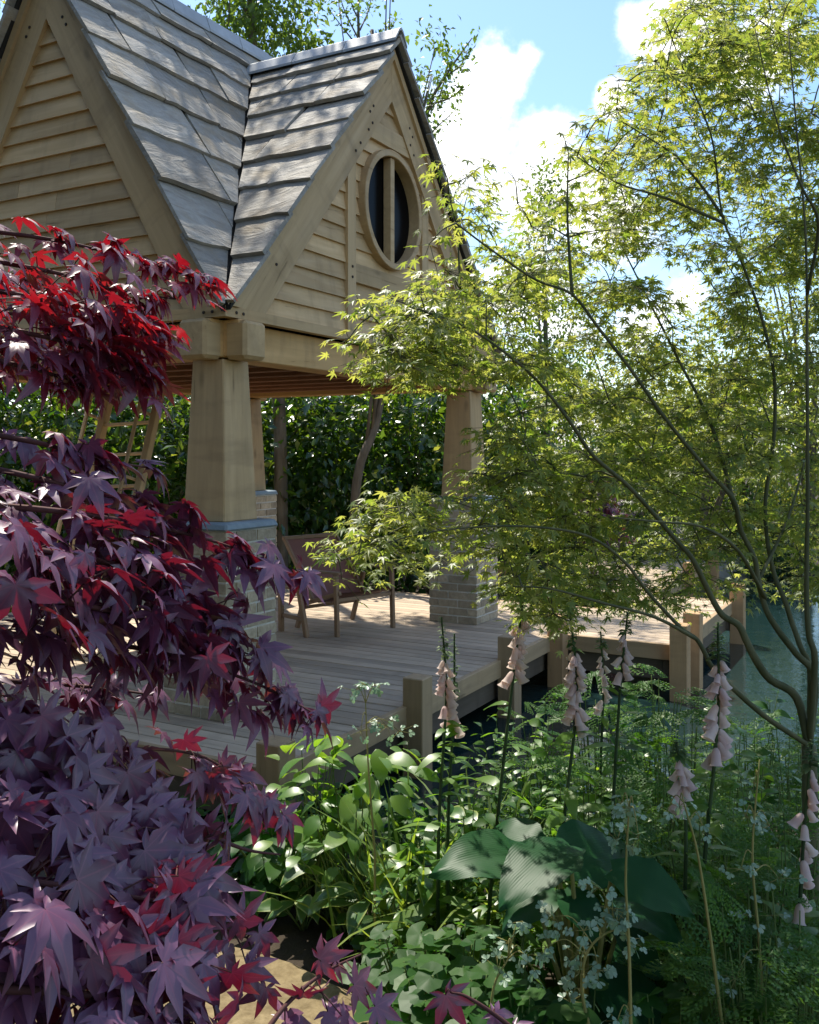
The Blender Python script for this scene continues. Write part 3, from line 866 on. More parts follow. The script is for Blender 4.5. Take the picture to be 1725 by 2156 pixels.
# ridge pieces
def ridge(a, b, p):
    a, b = Vector(a), Vector(b); n = max(1, round((b - a).length / .46)); x = (b - a).normalized(); y = Vector((0, 0, 1)).cross(x)
    c, s_ = math.cos(math.atan(p)), math.sin(math.atan(p))
    for i in range(n):
        p0 = a + (b - a) * (i / n); L = (b - a).length / n - .006
        prof = [(-.15 * c, -.15 * s_), (-.035, -.018), (0, .004), (.035, -.018), (.15 * c, -.15 * s_)]
        Vr = [(xx, yy, zz + dz) for xx in (0, L) for dz in (0, .022) for yy, zz in prof]
        F_ = []
        for j in range(4):
            F_ += [(5 + j, 15 + j, 16 + j, 6 + j), (j, j + 1, 11 + j, 10 + j), (j, 5 + j, 6 + j, j + 1), (10 + j, 11 + j, 16 + j, 15 + j)]
        F_ += [(0, 10, 15, 5), (4, 9, 19, 14)]
        obj('ridge_tile', newmesh('ridge_tile', Vr, F_, 'ridge_lead'), roof, PAV @ frame(p0 + Vector((0, 0, rng.normal(0, .003))), x, y, (0, 0, 1)))
ridge((-OV - .02, WL / 2, ZA['L'] + .03), (WR + OV + .02, WL / 2, ZA['L'] + .03), PT['L'])
ridge((WR / 2, -OV - .02, ZA['R'] + .03), (WR / 2, lv + .02, ZA['R'] + .03), PT['R'])
ridge((WR / 2, WL + OV + .02, ZA['R'] + .03), (WR / 2, WL - lv - .02, ZA['R'] + .03), PT['R'])

#=FURNITURE=
# ------------------------------------------------------------------ sling chair, side table, ladder
def bar(parent, name, a, b, w, h, mat='furniture_wood', up=(0, 0, 1)):
    return beam(name, a, b, up, w, h, mat, parent, Matrix(), .004)
fr1 = np.array([-.66, 8.62]); fr2 = np.array([-.16, 9.08])
wd = (fr2 - fr1); wlen = np.linalg.norm(wd); wd /= wlen; fd = np.array([wd[1], -wd[0]])
chair = thing('sling_chair', 'brown canvas sling chair with slim wooden frame on the deck', 'chair', (*(fr1 + wd * wlen / 2 - fd * .3), 0))
def cp(a, b, z): q = fr1 + wd * a * wlen - fd * b; return (q[0], q[1], z)
for a in (0, 1):
    bar(chair, 'leg', cp(a, 0, 0), cp(a, .02, .57), .035, .045, up=(*fd, 0))
    bar(chair, 'leg', cp(a, .62, 0), cp(a, .44, .50), .035, .045, up=(*fd, 0))
    bar(chair, 'armrest', cp(a, -.05, .585), cp(a, .58, .56), .06, .022)
    bar(chair, 'back_rail', cp(a * .94 + .03, .38, .27), cp(a * .94 + .03, .86, .84), .03, .04, up=(*fd, .5))
    bar(chair, 'seat_rail', cp(a * .94 + .03, -.02, .40), cp(a * .94 + .03, .60, .22), .03, .04)
bar(chair, 'stretcher', cp(0, .02, .33), cp(1, .02, .33), .03, .035); bar(chair, 'stretcher', cp(0, .56, .20), cp(1, .56, .20), .03, .03)
bar(chair, 'top_rail', cp(0, .86, .845), cp(1, .86, .845), .035, .035)
def sling(name, prof):
    V = []; F_ = []
    n = len(prof)
    for k, a in enumerate((.06, .35, .65, .94)):
        for b_, z in prof: V.append(cp(a, b_, z - (.012 if k in (1, 2) else 0)))
    for k in range(3):
        for i in range(n - 1): F_.append((k * n + i, k * n + i + 1, (k + 1) * n + i + 1, (k + 1) * n + i))
    o = len(V); V += [(x, y, z - .007) for x, y, z in V]; F_ += [tuple(reversed([i + o for i in f])) for f in F_]
    g = Geo(); g.add(V, F_); g.obj(name, 'brown_sling', chair)
sling('back_sling', [(.85, .835), (.74, .69), (.64, .56), (.56, .46)])
sling('seat_sling', [(.55, .455), (.50, .37), (.44, .30), (.34, .275), (.18, .315), (-.01, .40)])

tb = np.array([-1.22, 8.62])
table = thing('side_table', 'small wooden side table with splayed legs beside the brick pier', 'table', (tb[0], tb[1], 0))
def tq(a, b, z): q = tb + wd * a + fd * b; return (q[0], q[1], z)
for i in range(4): bar(table, 'top_slat', tq(-.2, -.17 + i * .113, .49), tq(.2, -.17 + i * .113, .49), .105, .022)
for a in (-1, 1):
    for b_ in (-1, 1): bar(table, 'leg', tq(a * .20, b_ * .20, 0), tq(a * .15, b_ * .14, .48), .04, .05, up=(*fd, 0))
    bar(table, 'stretcher', tq(a * .19, -.18, .16), tq(a * .19, .18, .16), .03, .035)
    bar(table, 'apron', tq(a * .155, -.15, .45), tq(a * .155, .15, .45), .025, .055)

lad = thing('loft_ladder', 'pale wooden loft ladder leaning up to the pavilion ceiling', 'ladder', at(150, 600, 8.2))
def lp(px, py, d): return at(px, py, d)
for (x0, y0, d0, x1, y1, d1) in ((127, 545, 8.1, 163, 380, 9.0), (75, 545, 8.3, 112, 385, 9.2)):
    a, b_ = lp(x0, y0, d0), lp(x1, y1, d1)
    low = a + (a - b_) * ((a[2] - 0.0) / (b_[2] - a[2]))
    bar(lad, 'stringer', low, b_ + (b_ - a) * .06, .055, .14, 'ladder_wood', (0, -1, 0))
    hr = np.array([-.12, -.12, .06])
    bar(lad, 'handrail', low + (b_ - low) * .25 + hr, b_ + hr, .03, .03, 'ladder_wood', (0, -1, 0))
    for t in (.35, .6, .85): bar(lad, 'bracket', low + (b_ - low) * t, low + (b_ - low) * t + hr, .025, .025, 'ladder_wood')
aL, bL = lp(127, 545, 8.1), lp(163, 380, 9.0); aR, bR = lp(75, 545, 8.3), lp(112, 385, 9.2)
lo1 = aL + (aL - bL) * (aL[2] / (bL[2] - aL[2])); lo2 = aR + (aR - bR) * (aR[2] / (bR[2] - aR[2]))
for t in np.linspace(.1, .95, 8):
    bar(lad, 'rung', lo1 + (bL - lo1) * t, lo2 + (bR - lo2) * t, .09, .028, 'ladder_wood')
#=PLANTS=
# ------------------------------------------------------------------ boulders
def boulder(label, c, rad, seed):
    t = np.random.default_rng(seed)
    bm = bmesh.new(); bmesh.ops.create_icosphere(bm, subdivisions=4, radius=1)
    dirs = [(Vector(t.normal(0, 1, 3)).normalized(), t.uniform(.55, .95)) for _ in range(14)]
    ph = t.uniform(0, 6, 9)
    for v_ in bm.verts:
        p = v_.co.copy()
        for dr, h in dirs:
            q = p.dot(dr)
            if q > h: p -= dr * (q - h) * .85
        k = 1 + .05 * math.sin(p.x * 5 + ph[0]) * math.sin(p.y * 6 + ph[1]) + .03 * math.sin(p.z * 11 + ph[2] + p.x * 7)
        v_.co = Vector((p.x * rad[0], p.y * rad[1], p.z * rad[2])) * k
    me = bpy.data.meshes.new('boulder'); bm.to_mesh(me); bm.free(); me.materials.append(MATS['boulder_stone'])
    obj('boulder', me, None, Matrix.Translation(Vector(c)), label=label, cat='rock', group='boulders at the far shore')
boulder('broad flat grey boulder behind the far boardwalk', (3.5, 16.2, -.25), (1.9, .9, .95), 1)
boulder('low grey boulder at the pond edge past the jetty', (4.0, 14.4, -.4), (.75, .5, .5), 2)
boulder('rounded grey boulder between the boardwalk and the shrubs', (5.1, 16.4, -.3), (1.0, .8, .75), 3)

# ------------------------------------------------------------------ background trees and shrubs
def crown_points(ells, clump=.25, per=14):
    """leaf places in clumps through ellipsoids: (centre, radii, count)"""
    out = []
    for c, r, n in ells:
        c = np.array(c, float); r = np.array(r, float)
        k = max(1, int(n / per))
        u = rng.normal(0, 1, (k, 3)); u /= np.linalg.norm(u, axis=1)[:, None]
        rad = rng.random(k) ** .45
        cc = c + u * rad[:, None] * r
        idx = rng.integers(0, k, n)
        out.append(cc[idx] + rng.normal(0, 1, (n, 3)) * clump * np.array([1, 1, .6]))
    return np.vstack(out)
def tree(name, label, cat, base, ells, leaf, mat, trunk_r=.1, trunk=None, kind='small', clump=.25, per=14, group=None, bark_='grey_bark', limbs=8, updown=.35, extra=None):
    root = thing(name, label, cat, base, group)
    pos = crown_points(ells, clump, per)
    g = Geo()
    cbar = np.mean([np.array(e[0]) for e in ells], axis=0)
    line = smooth_line(trunk if trunk is not None else [np.array(base) - [0, 0, .2], np.array(base) * .6 + cbar * .4 + [.05, 0, 0], cbar], 5)
    g.tube(line, np.linspace(trunk_r, trunk_r * .35, len(line)), 8)
    for i in range(limbs):
        p = line[rng.integers(len(line) // 3, len(line))]; q = pos[rng.integers(len(pos))]
        m = (p + q) / 2 + [0, 0, .12 * np.linalg.norm(q - p)]
        sl_ = smooth_line([p, m, q], 4); g.tube(sl_, np.linspace(trunk_r * .32, .006, len(sl_)), 5)
    g.obj('trunk', bark_, root)
    n = len(pos)
    out_ = pos - cbar; out_ /= np.linalg.norm(out_, axis=1)[:, None] + 1e-6
    Fv = out_ * .5 + rv(n, .7) + [0, 0, -.35]; Nv = np.array([0, 0, .8]) + out_ * updown + rv(n, .55)
    leaves(root, kind, mat, pos, Fv, Nv, leaf * rng.uniform(.7, 1.25, n), 0, rest='crown')
    if extra:
        k = rng.integers(0, n, extra[1] // 5); q = np.repeat(pos[k] + [0, -.25, .05], 5, axis=0) + rv(len(k) * 5, .1)
        leaves(root, kind, extra[0], q, rv(len(q), .7) + [0, -.3, -.2], rv(len(q), .5) + [0, -.3, .8], extra[2] * rng.uniform(.7, 1.3, len(q)), 0, rest='paler_clumps')  # clumps of a second leaf colour, set towards the front
    return root
def gz(x, y): return float(ground_z(np.array(x), np.array(y)))
def on(px, d):
    x = (px - 409.5) / F_PX * d; return np.array([x, d, gz(x, d)])
# hedge of glossy evergreens behind the pavilion
hl = ['glossy evergreen shrub behind the loft ladder', 'glossy evergreen shrub behind the tapered front post', 'glossy evergreen shrub behind the back post and brick pier',
      'glossy evergreen shrub behind the sling chair', 'glossy evergreen shrub filling the gap beside the far pier', 'glossy evergreen shrub behind the far pier and its post', 'tall glossy evergreen shrub beyond the shaded gable']
for i, (px, d, w, h) in enumerate(((60, 11.6, 1.25, 3.0), (150, 12.4, 1.2, 3.3), (240, 12.9, 1.2, 3.2), (325, 13.0, 1.15, 3.3), (405, 13.3, 1.15, 3.2), (480, 13.8, 1.2, 3.3), (-40, 11.4, 1.4, 3.4))):
    b0 = on(px, d)
    tree('evergreen_shrub', hl[i], 'shrub', b0, [(b0 + [0, 0, h * .28], (w, .8, h * .36), 1500), (b0 + [.1, .1, h * .68], (w * .95, .8, h * .36), 1700)], .165, 'laurel_leaf', .05, clump=.24, per=9, group='hedge behind the pavilion', extra=('lime_leaf', 260, .12))
# slim trees rising out of the hedge
b0 = on(352, 12.0)
tree('slim_tree', 'slim pale-trunked tree leaning in front of the hedge', 'tree', b0, [(at(368, -30, 12.8), (.9, .9, .8), 260), (at(430, 60, 12.6), (.25, .3, .7), 130)], .10, 'tree_leaf', .075,
     trunk=[b0 - [0, 0, .2], at(357, 480, 12.0), at(380, 405, 12.2), at(388, 250, 12.5), at(372, 30, 12.8)], clump=.12, per=8)
b0 = on(281, 12.3)
tree('maple_tree', 'tall leafy maple rising behind the slate roof', 'tree', b0, [(at(255, -10, 13.2), (.95, .9, 1.0), 2300), (at(225, 25, 13.2), (.28, .4, .4), 260), (at(290, 45, 13.2), (.45, .5, .35), 420), ((-2.5, 11.4, 10.4), (1.9, 1.5, 1.9), 2600)], .11, 'tree_leaf', .10,
     trunk=[b0 - [0, 0, .2], at(280, 430, 12.3), at(270, 250, 12.8), at(252, 30, 13.2), at(250, -60, 13.2), np.array([-2.4, 12.2, 10.6])], clump=.18, per=16)
# sapling with few leaves above the ridge
b0 = on(395, 13.6)
sap = thing('sapling', 'thin sparse sapling showing above the ridge of the round-window gable', 'tree', b0)
g = Geo(); lp_ = []
main = smooth_line([b0 - [0, 0, .2], at(380, 300, 13.6), at(360, 60, 13.6), at(359, -25, 13.6)], 5); g.tube(main, np.linspace(.05, .012, len(main)), 6)
for q in ([(359, 48), (343, 28), (328, 8)], [(359, 40), (345, 12), (338, -12)], [(360, 30), (368, 12), (372, -6)], [(360, 48), (378, 42), (393, 18)], [(360, 46), (385, 36), (396, 20)], [(359, 20), (352, 5), (350, -14)], [(359, 60), (375, 50), (386, 48)]):
    l_ = smooth_line([at(x, y, 13.6 + rng.normal(0, .15)) for x, y in q], 4); g.tube(l_, np.linspace(.014, .004, len(l_)), 5)
    for p in l_[2:]:
        for _ in range(6): lp_.append(p + rng.normal(0, .05, 3))
g.obj('trunk', 'grey_bark', sap); n = len(lp_)
leaves(sap, 'small', 'tree_leaf', lp_, rv(n) + [0, 0, .3], rv(n, .6) + [0, 0, .7], .075 * rng.uniform(.7, 1.3, n), 0, rest='crown')
# leaning branchy tree right of the gable
b0 = on(440, 14.2)
sp2 = thing('young_tree', 'sparse young tree reaching up past the right slope of the gable', 'tree', b0)
g = Geo(); lp_ = []
main = smooth_line([b0 - [0, 0, .2], at(445, 330, 13.4), at(424, 150, 13.0), at(430, 105, 13.0), at(446, 75, 13.0), at(472, 38, 13.0)], 5); g.tube(main, np.linspace(.06, .008, len(main)), 6)
br = [[(424, 150), (420, 120), (416, 90), (421, 72)], [(428, 112), (440, 95), (448, 60), (440, 48)], [(432, 104), (450, 98), (462, 88)], [(426, 140), (436, 128), (458, 108)], [(446, 76), (460, 66), (468, 52)], [(424, 160), (432, 175), (438, 190)], [(425, 165), (418, 185), (436, 205)]]
for q in br + [[(424, 150), (430, 105), (446, 75), (472, 38)]]:
    l_ = smooth_line([at(x, y, 13.0 + rng.normal(0, .15)) for x, y in q], 4); g.tube(l_, np.linspace(.016, .004, len(l_)), 5)
    for p in l_[1:]:
        for _ in range(9): lp_.append(p + rng.normal(0, .065, 3))
g.obj('trunk', 'grey_bark', sp2); n = len(lp_)
leaves(sp2, 'small', 'tree_leaf', lp_, rv(n) + [0, 0, .2], rv(n, .6) + [0, 0, .7], .085 * rng.uniform(.7, 1.3, n), 0, rest='crown')
# other trees of the garden
b0 = on(545, 17.0)
tree('birch_tree', 'slender pale green tree standing alone against the white cloud', 'tree', b0, [(at(548, 200, 17), (.35, .4, .75), 900), (at(545, 270, 17), (.85, .7, 1.0), 2000), (at(540, 350, 17), (1.1, .8, 1.1), 2400)], .085, 'tree_leaf', .09, clump=.14)
b0 = on(800, 14.5)
tree('lime_tree', 'sunlit yellow-green tree behind the upright maple stems', 'tree', b0, [(at(815, 240, 14.5), (1.0, 1.0, 1.6), 2600), (at(800, 400, 14.5), (1.3, 1.0, 1.5), 3600), (at(830, 500, 14.5), (1.2, .9, 1.0), 2200)], .085, 'lime_leaf', .11, clump=.22)
b0 = on(690, 15.5)
tree('lime_tree', 'rounded yellow-green tree between the sky gaps of the maple crown', 'tree', b0, [(at(690, 400, 15.5), (1.5, 1.0, 1.5), 3200), (at(740, 330, 15.5), (1.1, .9, 1.2), 1800)], .085, 'lime_leaf', .1, clump=.22)
b0 = on(-20, 14.0)
tree('lime_tree', 'yellow-green tree peeping past the left slope of the shaded gable', 'tree', b0, [(at(-15, 40, 14), (.7, .6, .9), 1100), (at(-30, 200, 14), (1.2, .8, 1.4), 1500)], .09, 'lime_leaf', .1, clump=.2)
for i, (px, py, d, rx, rz, mt, lab) in enumerate(((520, 430, 17.5, 1.5, 1.3, 'tree_leaf', 'mid green bushy tree just past the far pier'), (600, 400, 19, 1.7, 1.5, 'lime_leaf', 'rounded yellow-green tree above the small red maple'),
                                                (680, 430, 18, 1.6, 1.3, 'lime_leaf', 'wide yellow-green tree behind the boulders'), (745, 455, 17, 1.3, 1.2, 'tree_leaf', 'low mid green tree beside the far shore'), (640, 470, 15.8, 1.2, .9, 'tree_leaf', 'bushy green shrub behind the far boardwalk'))):
    b0 = on(px, d)
    tree('garden_tree', lab, 'tree', b0, [(at(px, py, d), (rx, 1.0, rz), 4200), (at(px, py + 70, d), (rx * .9, .9, rz * .8), 2600)], .09, mt, .1, clump=.22, group='trees beyond the pond')
for i, (px, d, h, lab) in enumerate(((522, 13.2, 2.1, 'dark feathery conifer right behind the far pier'), (552, 13.8, 1.9, 'dark feathery conifer beside the small red maple'), (625, 14.8, 1.5, 'low dark conifer behind the boardwalk posts'), (770, 15.8, 1.7, 'dark conifer on the far bank of the pond'))):
    b0 = on(px, d)
    tree('conifer_shrub', lab, 'shrub', b0, [(b0 + [0, 0, h * .35], (.75, .6, h * .42), 2600), (b0 + [0, 0, h * .75], (.45, .45, h * .35), 1500)], .12, 'conifer_leaf', .05, kind='needle', clump=.14, group='conifers beyond the pond')
b0 = on(597, 13.0)
tree('small_red_maple', 'small crimson maple glowing behind the jetty', 'tree', b0, [(at(594, 505, 13), (.38, .3, .42), 420), (at(612, 535, 13), (.35, .3, .2), 200), (at(545, 495, 13.2), (.5, .3, .3), 260)], .085, 'red_leaf', .03, kind='acer', clump=.1, bark_='red_bark')
b0 = on(705, 14.0)
fern = thing('spiky_plant', 'bright green spiky strap-leaved plant among the far boulders', 'plant', b0)
n = 60; a = rng.uniform(0, 6.28, n)
leaves(fern, 'blade', 'fresh_leaf', b0 + np.c_[rng.normal(0, .06, (n, 2)), np.zeros(n)], np.c_[np.cos(a) * .5, np.sin(a) * .5, rng.uniform(.6, 1.2, n)], np.c_[-np.cos(a), -np.sin(a), np.full(n, .6)], rng.uniform(.7, 1.1, n), 0, rest='foliage')
# woodland closing the view far off
root = bpy.data.objects.new('woodland_anchor', None)
ws = []
for i in range(34):
    x = -26 + i * 1.9 + rng.normal(0, .5); d = 29 + rng.normal(0, 2.5); h = rng.uniform(1.9, 3.2)
    ws.append(((x, d, h * .5), (1.7, 1.2, h * .75), 520))
pos = crown_points(ws, .3, 12); n = len(pos)
WM[root] = Matrix()
R_ = frames(rv(n) + [0, 0, -.2], rv(n, .6) + [0, -.3, .7])
wo = bigmesh('woodland', 'small', rng.integers(0, 4, n), pos, R_, .24 * rng.uniform(.7, 1.3, n), 'tree_leaf', root)
wo.parent = None; wo.matrix_basis = Matrix(); bpy.data.objects.remove(root)
tag(wo, 'distant mass of green woodland closing the view behind the garden', 'woodland', None, 'stuff')

# unseen trees, added to keep skylight off the left gable
for x_, y_, rr_, lab in ((-4.6, 1.2, 2.1, 'added unseen shade tree close behind the purple maple trunk'), (-6.4, 3.0, 2.7, 'added unseen shade tree to the left of the shaded gable'), (-5.2, -1.4, 2.9, 'added unseen shade tree behind the viewer on the left'), (-3.6, -5.0, 2.8, 'added unseen shade tree at the near end of the gritty path')):
    b0 = np.array([x_, y_, gz(x_, y_)])
    tree('added_shade_tree', lab, 'tree', b0, [(b0 + [0, 0, 6.6], (rr_, rr_, 3.4), 5200), (b0 + [0, 0, 2.6], (rr_ * .85, rr_ * .85, 2.0), 2600)], .36, 'conifer_leaf', .2, clump=.4, group='added shade trees out of view')
for px, d, zc, lab in ((30, 15.5, 2.6, 'dark leafy tree behind the hedge beyond the ladder'), (160, 16.5, 2.8, 'dark leafy tree behind the hedge beyond the front post'), (290, 16.5, 2.8, 'dark leafy tree behind the hedge beyond the back post'), (420, 17, 2.8, 'dark leafy tree behind the hedge beyond the far pier')):
    b0 = on(px, d)
    tree('hedge_tree', lab, 'tree', b0, [(b0 + [0, 0, zc], (2.0, .9, 1.7), 2600), (b0 + [0, 0, 1.0], (2.0, .9, 1.2), 1600)], .2, 'conifer_leaf', .1, clump=.3, group='dark trees behind the hedge')
#=MAPLES=
# ------------------------------------------------------------------ purple maple, close on the left
rm_base = np.array([-1.25, 1.75, gz(-1.25, 1.75)])
rm = thing('purple_maple', 'deep purple-red Japanese maple with drooping leaf sprays beside the path', 'tree', rm_base)
sprays = [  # points on the picture with their distance, leaves, size, spread
    ([(-70, 480, 1.75), (110, 505, 1.75), (280, 545, 1.8), (455, 600, 1.85)], 58, .050, .024),
    ([(-70, 540, 1.6), (120, 575, 1.65), (240, 610, 1.7), (370, 630, 1.75)], 46, .050, .026),
    ([(-70, 600, 1.5), (130, 640, 1.55), (250, 680, 1.6), (335, 715, 1.65)], 76, .054, .036),
    ([(-70, 680, 1.5), (120, 715, 1.5), (230, 755, 1.55), (335, 800, 1.6)], 74, .054, .036),
    ([(-70, 745, 1.45), (60, 775, 1.45), (150, 800, 1.5), (235, 815, 1.55)], 32, .050, .022),
    ([(-70, 905, 1.35), (90, 935, 1.35), (200, 965, 1.4), (310, 985, 1.5)], 18, .050, .016),
    ([(-70, 975, 1.3), (90, 1010, 1.3), (200, 1040, 1.4), (320, 1055, 1.5)], 22, .052, .018),
    ([(-70, 1060, 1.2), (150, 1080, 1.25), (330, 1110, 1.4), (480, 1150, 1.5), (622, 1213, 1.55)], 62, .056, .026),
    ([(-70, 1140, 1.1), (150, 1170, 1.2), (330, 1210, 1.35), (410, 1245, 1.45), (480, 1300, 1.5)], 74, .058, .038),
    ([(-70, 1240, 1.0), (150, 1270, 1.15), (330, 1310, 1.3), (430, 1345, 1.4), (530, 1380, 1.5)], 66, .058, .038),
    ([(-70, 1330, 1.2), (180, 1350, 1.3), (360, 1380, 1.4), (540, 1440, 1.5), (672, 1508, 1.55)], 76, .054, .030),
    ([(-70, 1430, 1.4), (100, 1440, 1.45), (220, 1450, 1.5), (330, 1465, 1.5)], 22, .050, .03),
    ([(-70, 1540, 1.15), (100, 1560, 1.2), (250, 1575, 1.3), (430, 1595, 1.45), (585, 1710, 1.5)], 66, .056, .030),
    ([(-70, 1600, 1.05), (100, 1630, 1.1), (210, 1690, 1.15), (330, 1750, 1.2)], 62, .060, .038),
    ([(-70, 1720, 1.0), (120, 1750, 1.05), (280, 1770, 1.1), (430, 1795, 1.2)], 52, .062, .036),
    ([(-70, 1850, .92), (120, 1865, .95), (280, 1890, 1.0), (420, 1915, 1.05)], 46, .064, .034),
    ([(-70, 1970, .88), (120, 1975, .9), (280, 2000, .95), (400, 2050, 1.0)], 42, .064, .034),
    ([(-70, 2080, .85), (120, 2090, .88), (280, 2110, .9), (410, 2160, .95)], 38, .064, .034),
    ([(-90, 560, 2.1), (60, 590, 2.15), (180, 640, 2.2), (290, 690, 2.2)], 60, .052, .05),
    ([(-90, 640, 2.0), (60, 670, 2.05), (160, 720, 2.1), (260, 770, 2.1)], 60, .052, .05),
    ([(-90, 720, 1.9), (40, 740, 1.95), (120, 770, 2.0), (170, 775, 2.0)], 30, .052, .03),
]
g = Geo(); LP, LF, LN, LS = [], [], [], []
trunk = smooth_line([rm_base - [0, 0, .1], rm_base + [.05, -.1, .6], rm_base + [.1, -.15, 1.2], rm_base + [.15, -.1, 2.0]], 5)
g.tube(trunk, np.linspace(.05, .02, len(trunk)), 8)
for pts, n, sz, sp in sprays:
    P = smooth_line([dp(*q) for q in pts], 6)
    a0 = trunk[np.argmin(np.linalg.norm(trunk - P[0] + [0, 0, .25], axis=1))]
    br = smooth_line([a0, (a0 + P[0]) / 2 + [0, 0, .05], P[0], P[1]], 4); g.tube(br, np.linspace(.012, .005, len(br)), 6)
    g.tube(P, np.linspace(.005, .0014, len(P)), 5)
    T_ = np.gradient(P, axis=0); T_ /= np.linalg.norm(T_, axis=1)[:, None]
    t = np.sort(rng.random(n) ** .9) * (len(P) - 1.01)
    t[-3:] = len(P) - 1.02
    i0 = t.astype(int); f = (t - i0)[:, None]
    base = P[i0] * (1 - f) + P[i0 + 1] * f; tan = T_[i0]
    off = rv(n, sp) * [1, 1.4, .9] * (1 - .55 * (t / len(P)))[:, None]
    pos = base + off
    side = rng.choice([-1, 1], n)[:, None] * np.array([.25, .9, 0])
    low = float(sstep(900, 1700, pts[1][1]))
    Fv = tan * .9 + side * rng.uniform(.0, .8, (n, 1)) + np.array([.15, -.12, -.38 - .25 * low]) + rv(n, .30)
    Nv = np.array([.05, -.10 - .38 * low, .95 - .15 * low]) + rv(n, .27) + tan * .22
    LP.append(pos); LF.append(Fv); LN.append(Nv); LS.append(sz * rng.uniform(.72, 1.22, n))
    for k in rng.choice(n, min(n, 26), False):
        m = (base[k] + pos[k]) / 2 + [0, 0, .008]; g.tube([base[k], m, pos[k]], [.0014, .0011, .0009], 4)
# stray shoots low by the path
for pts, spots in (([(520, 2230, 1.0), (600, 2120, 1.05), (680, 2050, 1.1), (760, 2010, 1.15)], [(672, 2020, 1.1), (700, 2030, 1.12), (745, 2075, 1.1), (790, 2120, 1.1), (690, 2130, 1.08), (600, 2150, 1.05), (640, 2090, 1.06), (720, 2140, 1.05)]),
                   ([(380, 1960, 1.1), (450, 1950, 1.12), (520, 1975, 1.15)], [(545, 1965, 1.15), (500, 1935, 1.12), (520, 2035, 1.1), (470, 2010, 1.1), (455, 1880, 1.12), (560, 2080, 1.1), (420, 1920, 1.1)]),
                   ([(1180, 2250, 1.15), (1060, 2150, 1.15), (985, 2100, 1.15), (950, 2090, 1.15)], [(938, 2095, 1.15), (1040, 2135, 1.16), (1080, 2165, 1.15)]),
                   ([(440, 1760, 1.3), (520, 1790, 1.32), (590, 1800, 1.35)], [(470, 1790, 1.3), (430, 1740, 1.3)])):
    P = smooth_line([dp(*q) for q in pts], 5); g.tube(np.vstack([trunk[3][None], (trunk[3] + P[0])[None] / 2, P]), np.linspace(.004, .0012, len(P) + 2), 5)
    for q in spots:
        p = dp(*q); LP.append(p[None]); LF.append((np.array([.5, -.1, -.35]) + rng.normal(0, .35, 3))[None]); LN.append((np.array([0, -.7, .65]) + rng.normal(0, .2, 3))[None]); LS.append(np.array([.045 * rng.uniform(.85, 1.15)]))
        k = P[np.argmin(np.linalg.norm(P - p, axis=1))]; g.tube([k, (k + p) / 2 + [0, 0, .006], p], [.0013, .0011, .0009], 4)
# the rest of its dome, past the picture's edge
n = 620; u = rv(n); u /= np.linalg.norm(u, axis=1)[:, None]
pos = np.array([-1.32, 1.75, 1.75]) + u * rng.random((n, 1)) ** .4 * [.46, .75, .75]
pos = pos[pos[:, 0] < -.47 * pos[:, 1]]; n = len(pos)
LP.append(pos); LF.append(u[:n] * [1, 1, .3] + rv(n, .4) + [0, 0, -.4]); LN.append(rv(n, .3) + [0, 0, 1.]); LS.append(rng.uniform(.045, .06, n))
for q in range(0, n, 6):
    k = trunk[np.argmin(np.linalg.norm(trunk - pos[q], axis=1))]; g.tube([k, (k + pos[q]) / 2 + [0, 0, .05], pos[q]], [.006, .004, .0012], 4)
g.obj('trunk', 'red_bark', rm)
LP, LF, LN, LS = np.vstack(LP), np.vstack(LF), np.vstack(LN), np.concatenate(LS)
up_ = LP[:, 2] > EYE + .03 + rng.normal(0, .03, len(LP))        # upper leaves take the redder copy, with backlight put into the colour
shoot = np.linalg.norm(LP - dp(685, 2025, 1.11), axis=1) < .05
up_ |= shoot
leaves(rm, 'red', 'backlit_leaf', LP[up_], LF[up_], LN[up_], LS[up_], 110, rest='crown')
leaves(rm, 'red', 'red_leaf', LP[~up_], LF[~up_], LN[~up_], LS[~up_], 190, rest='crown')

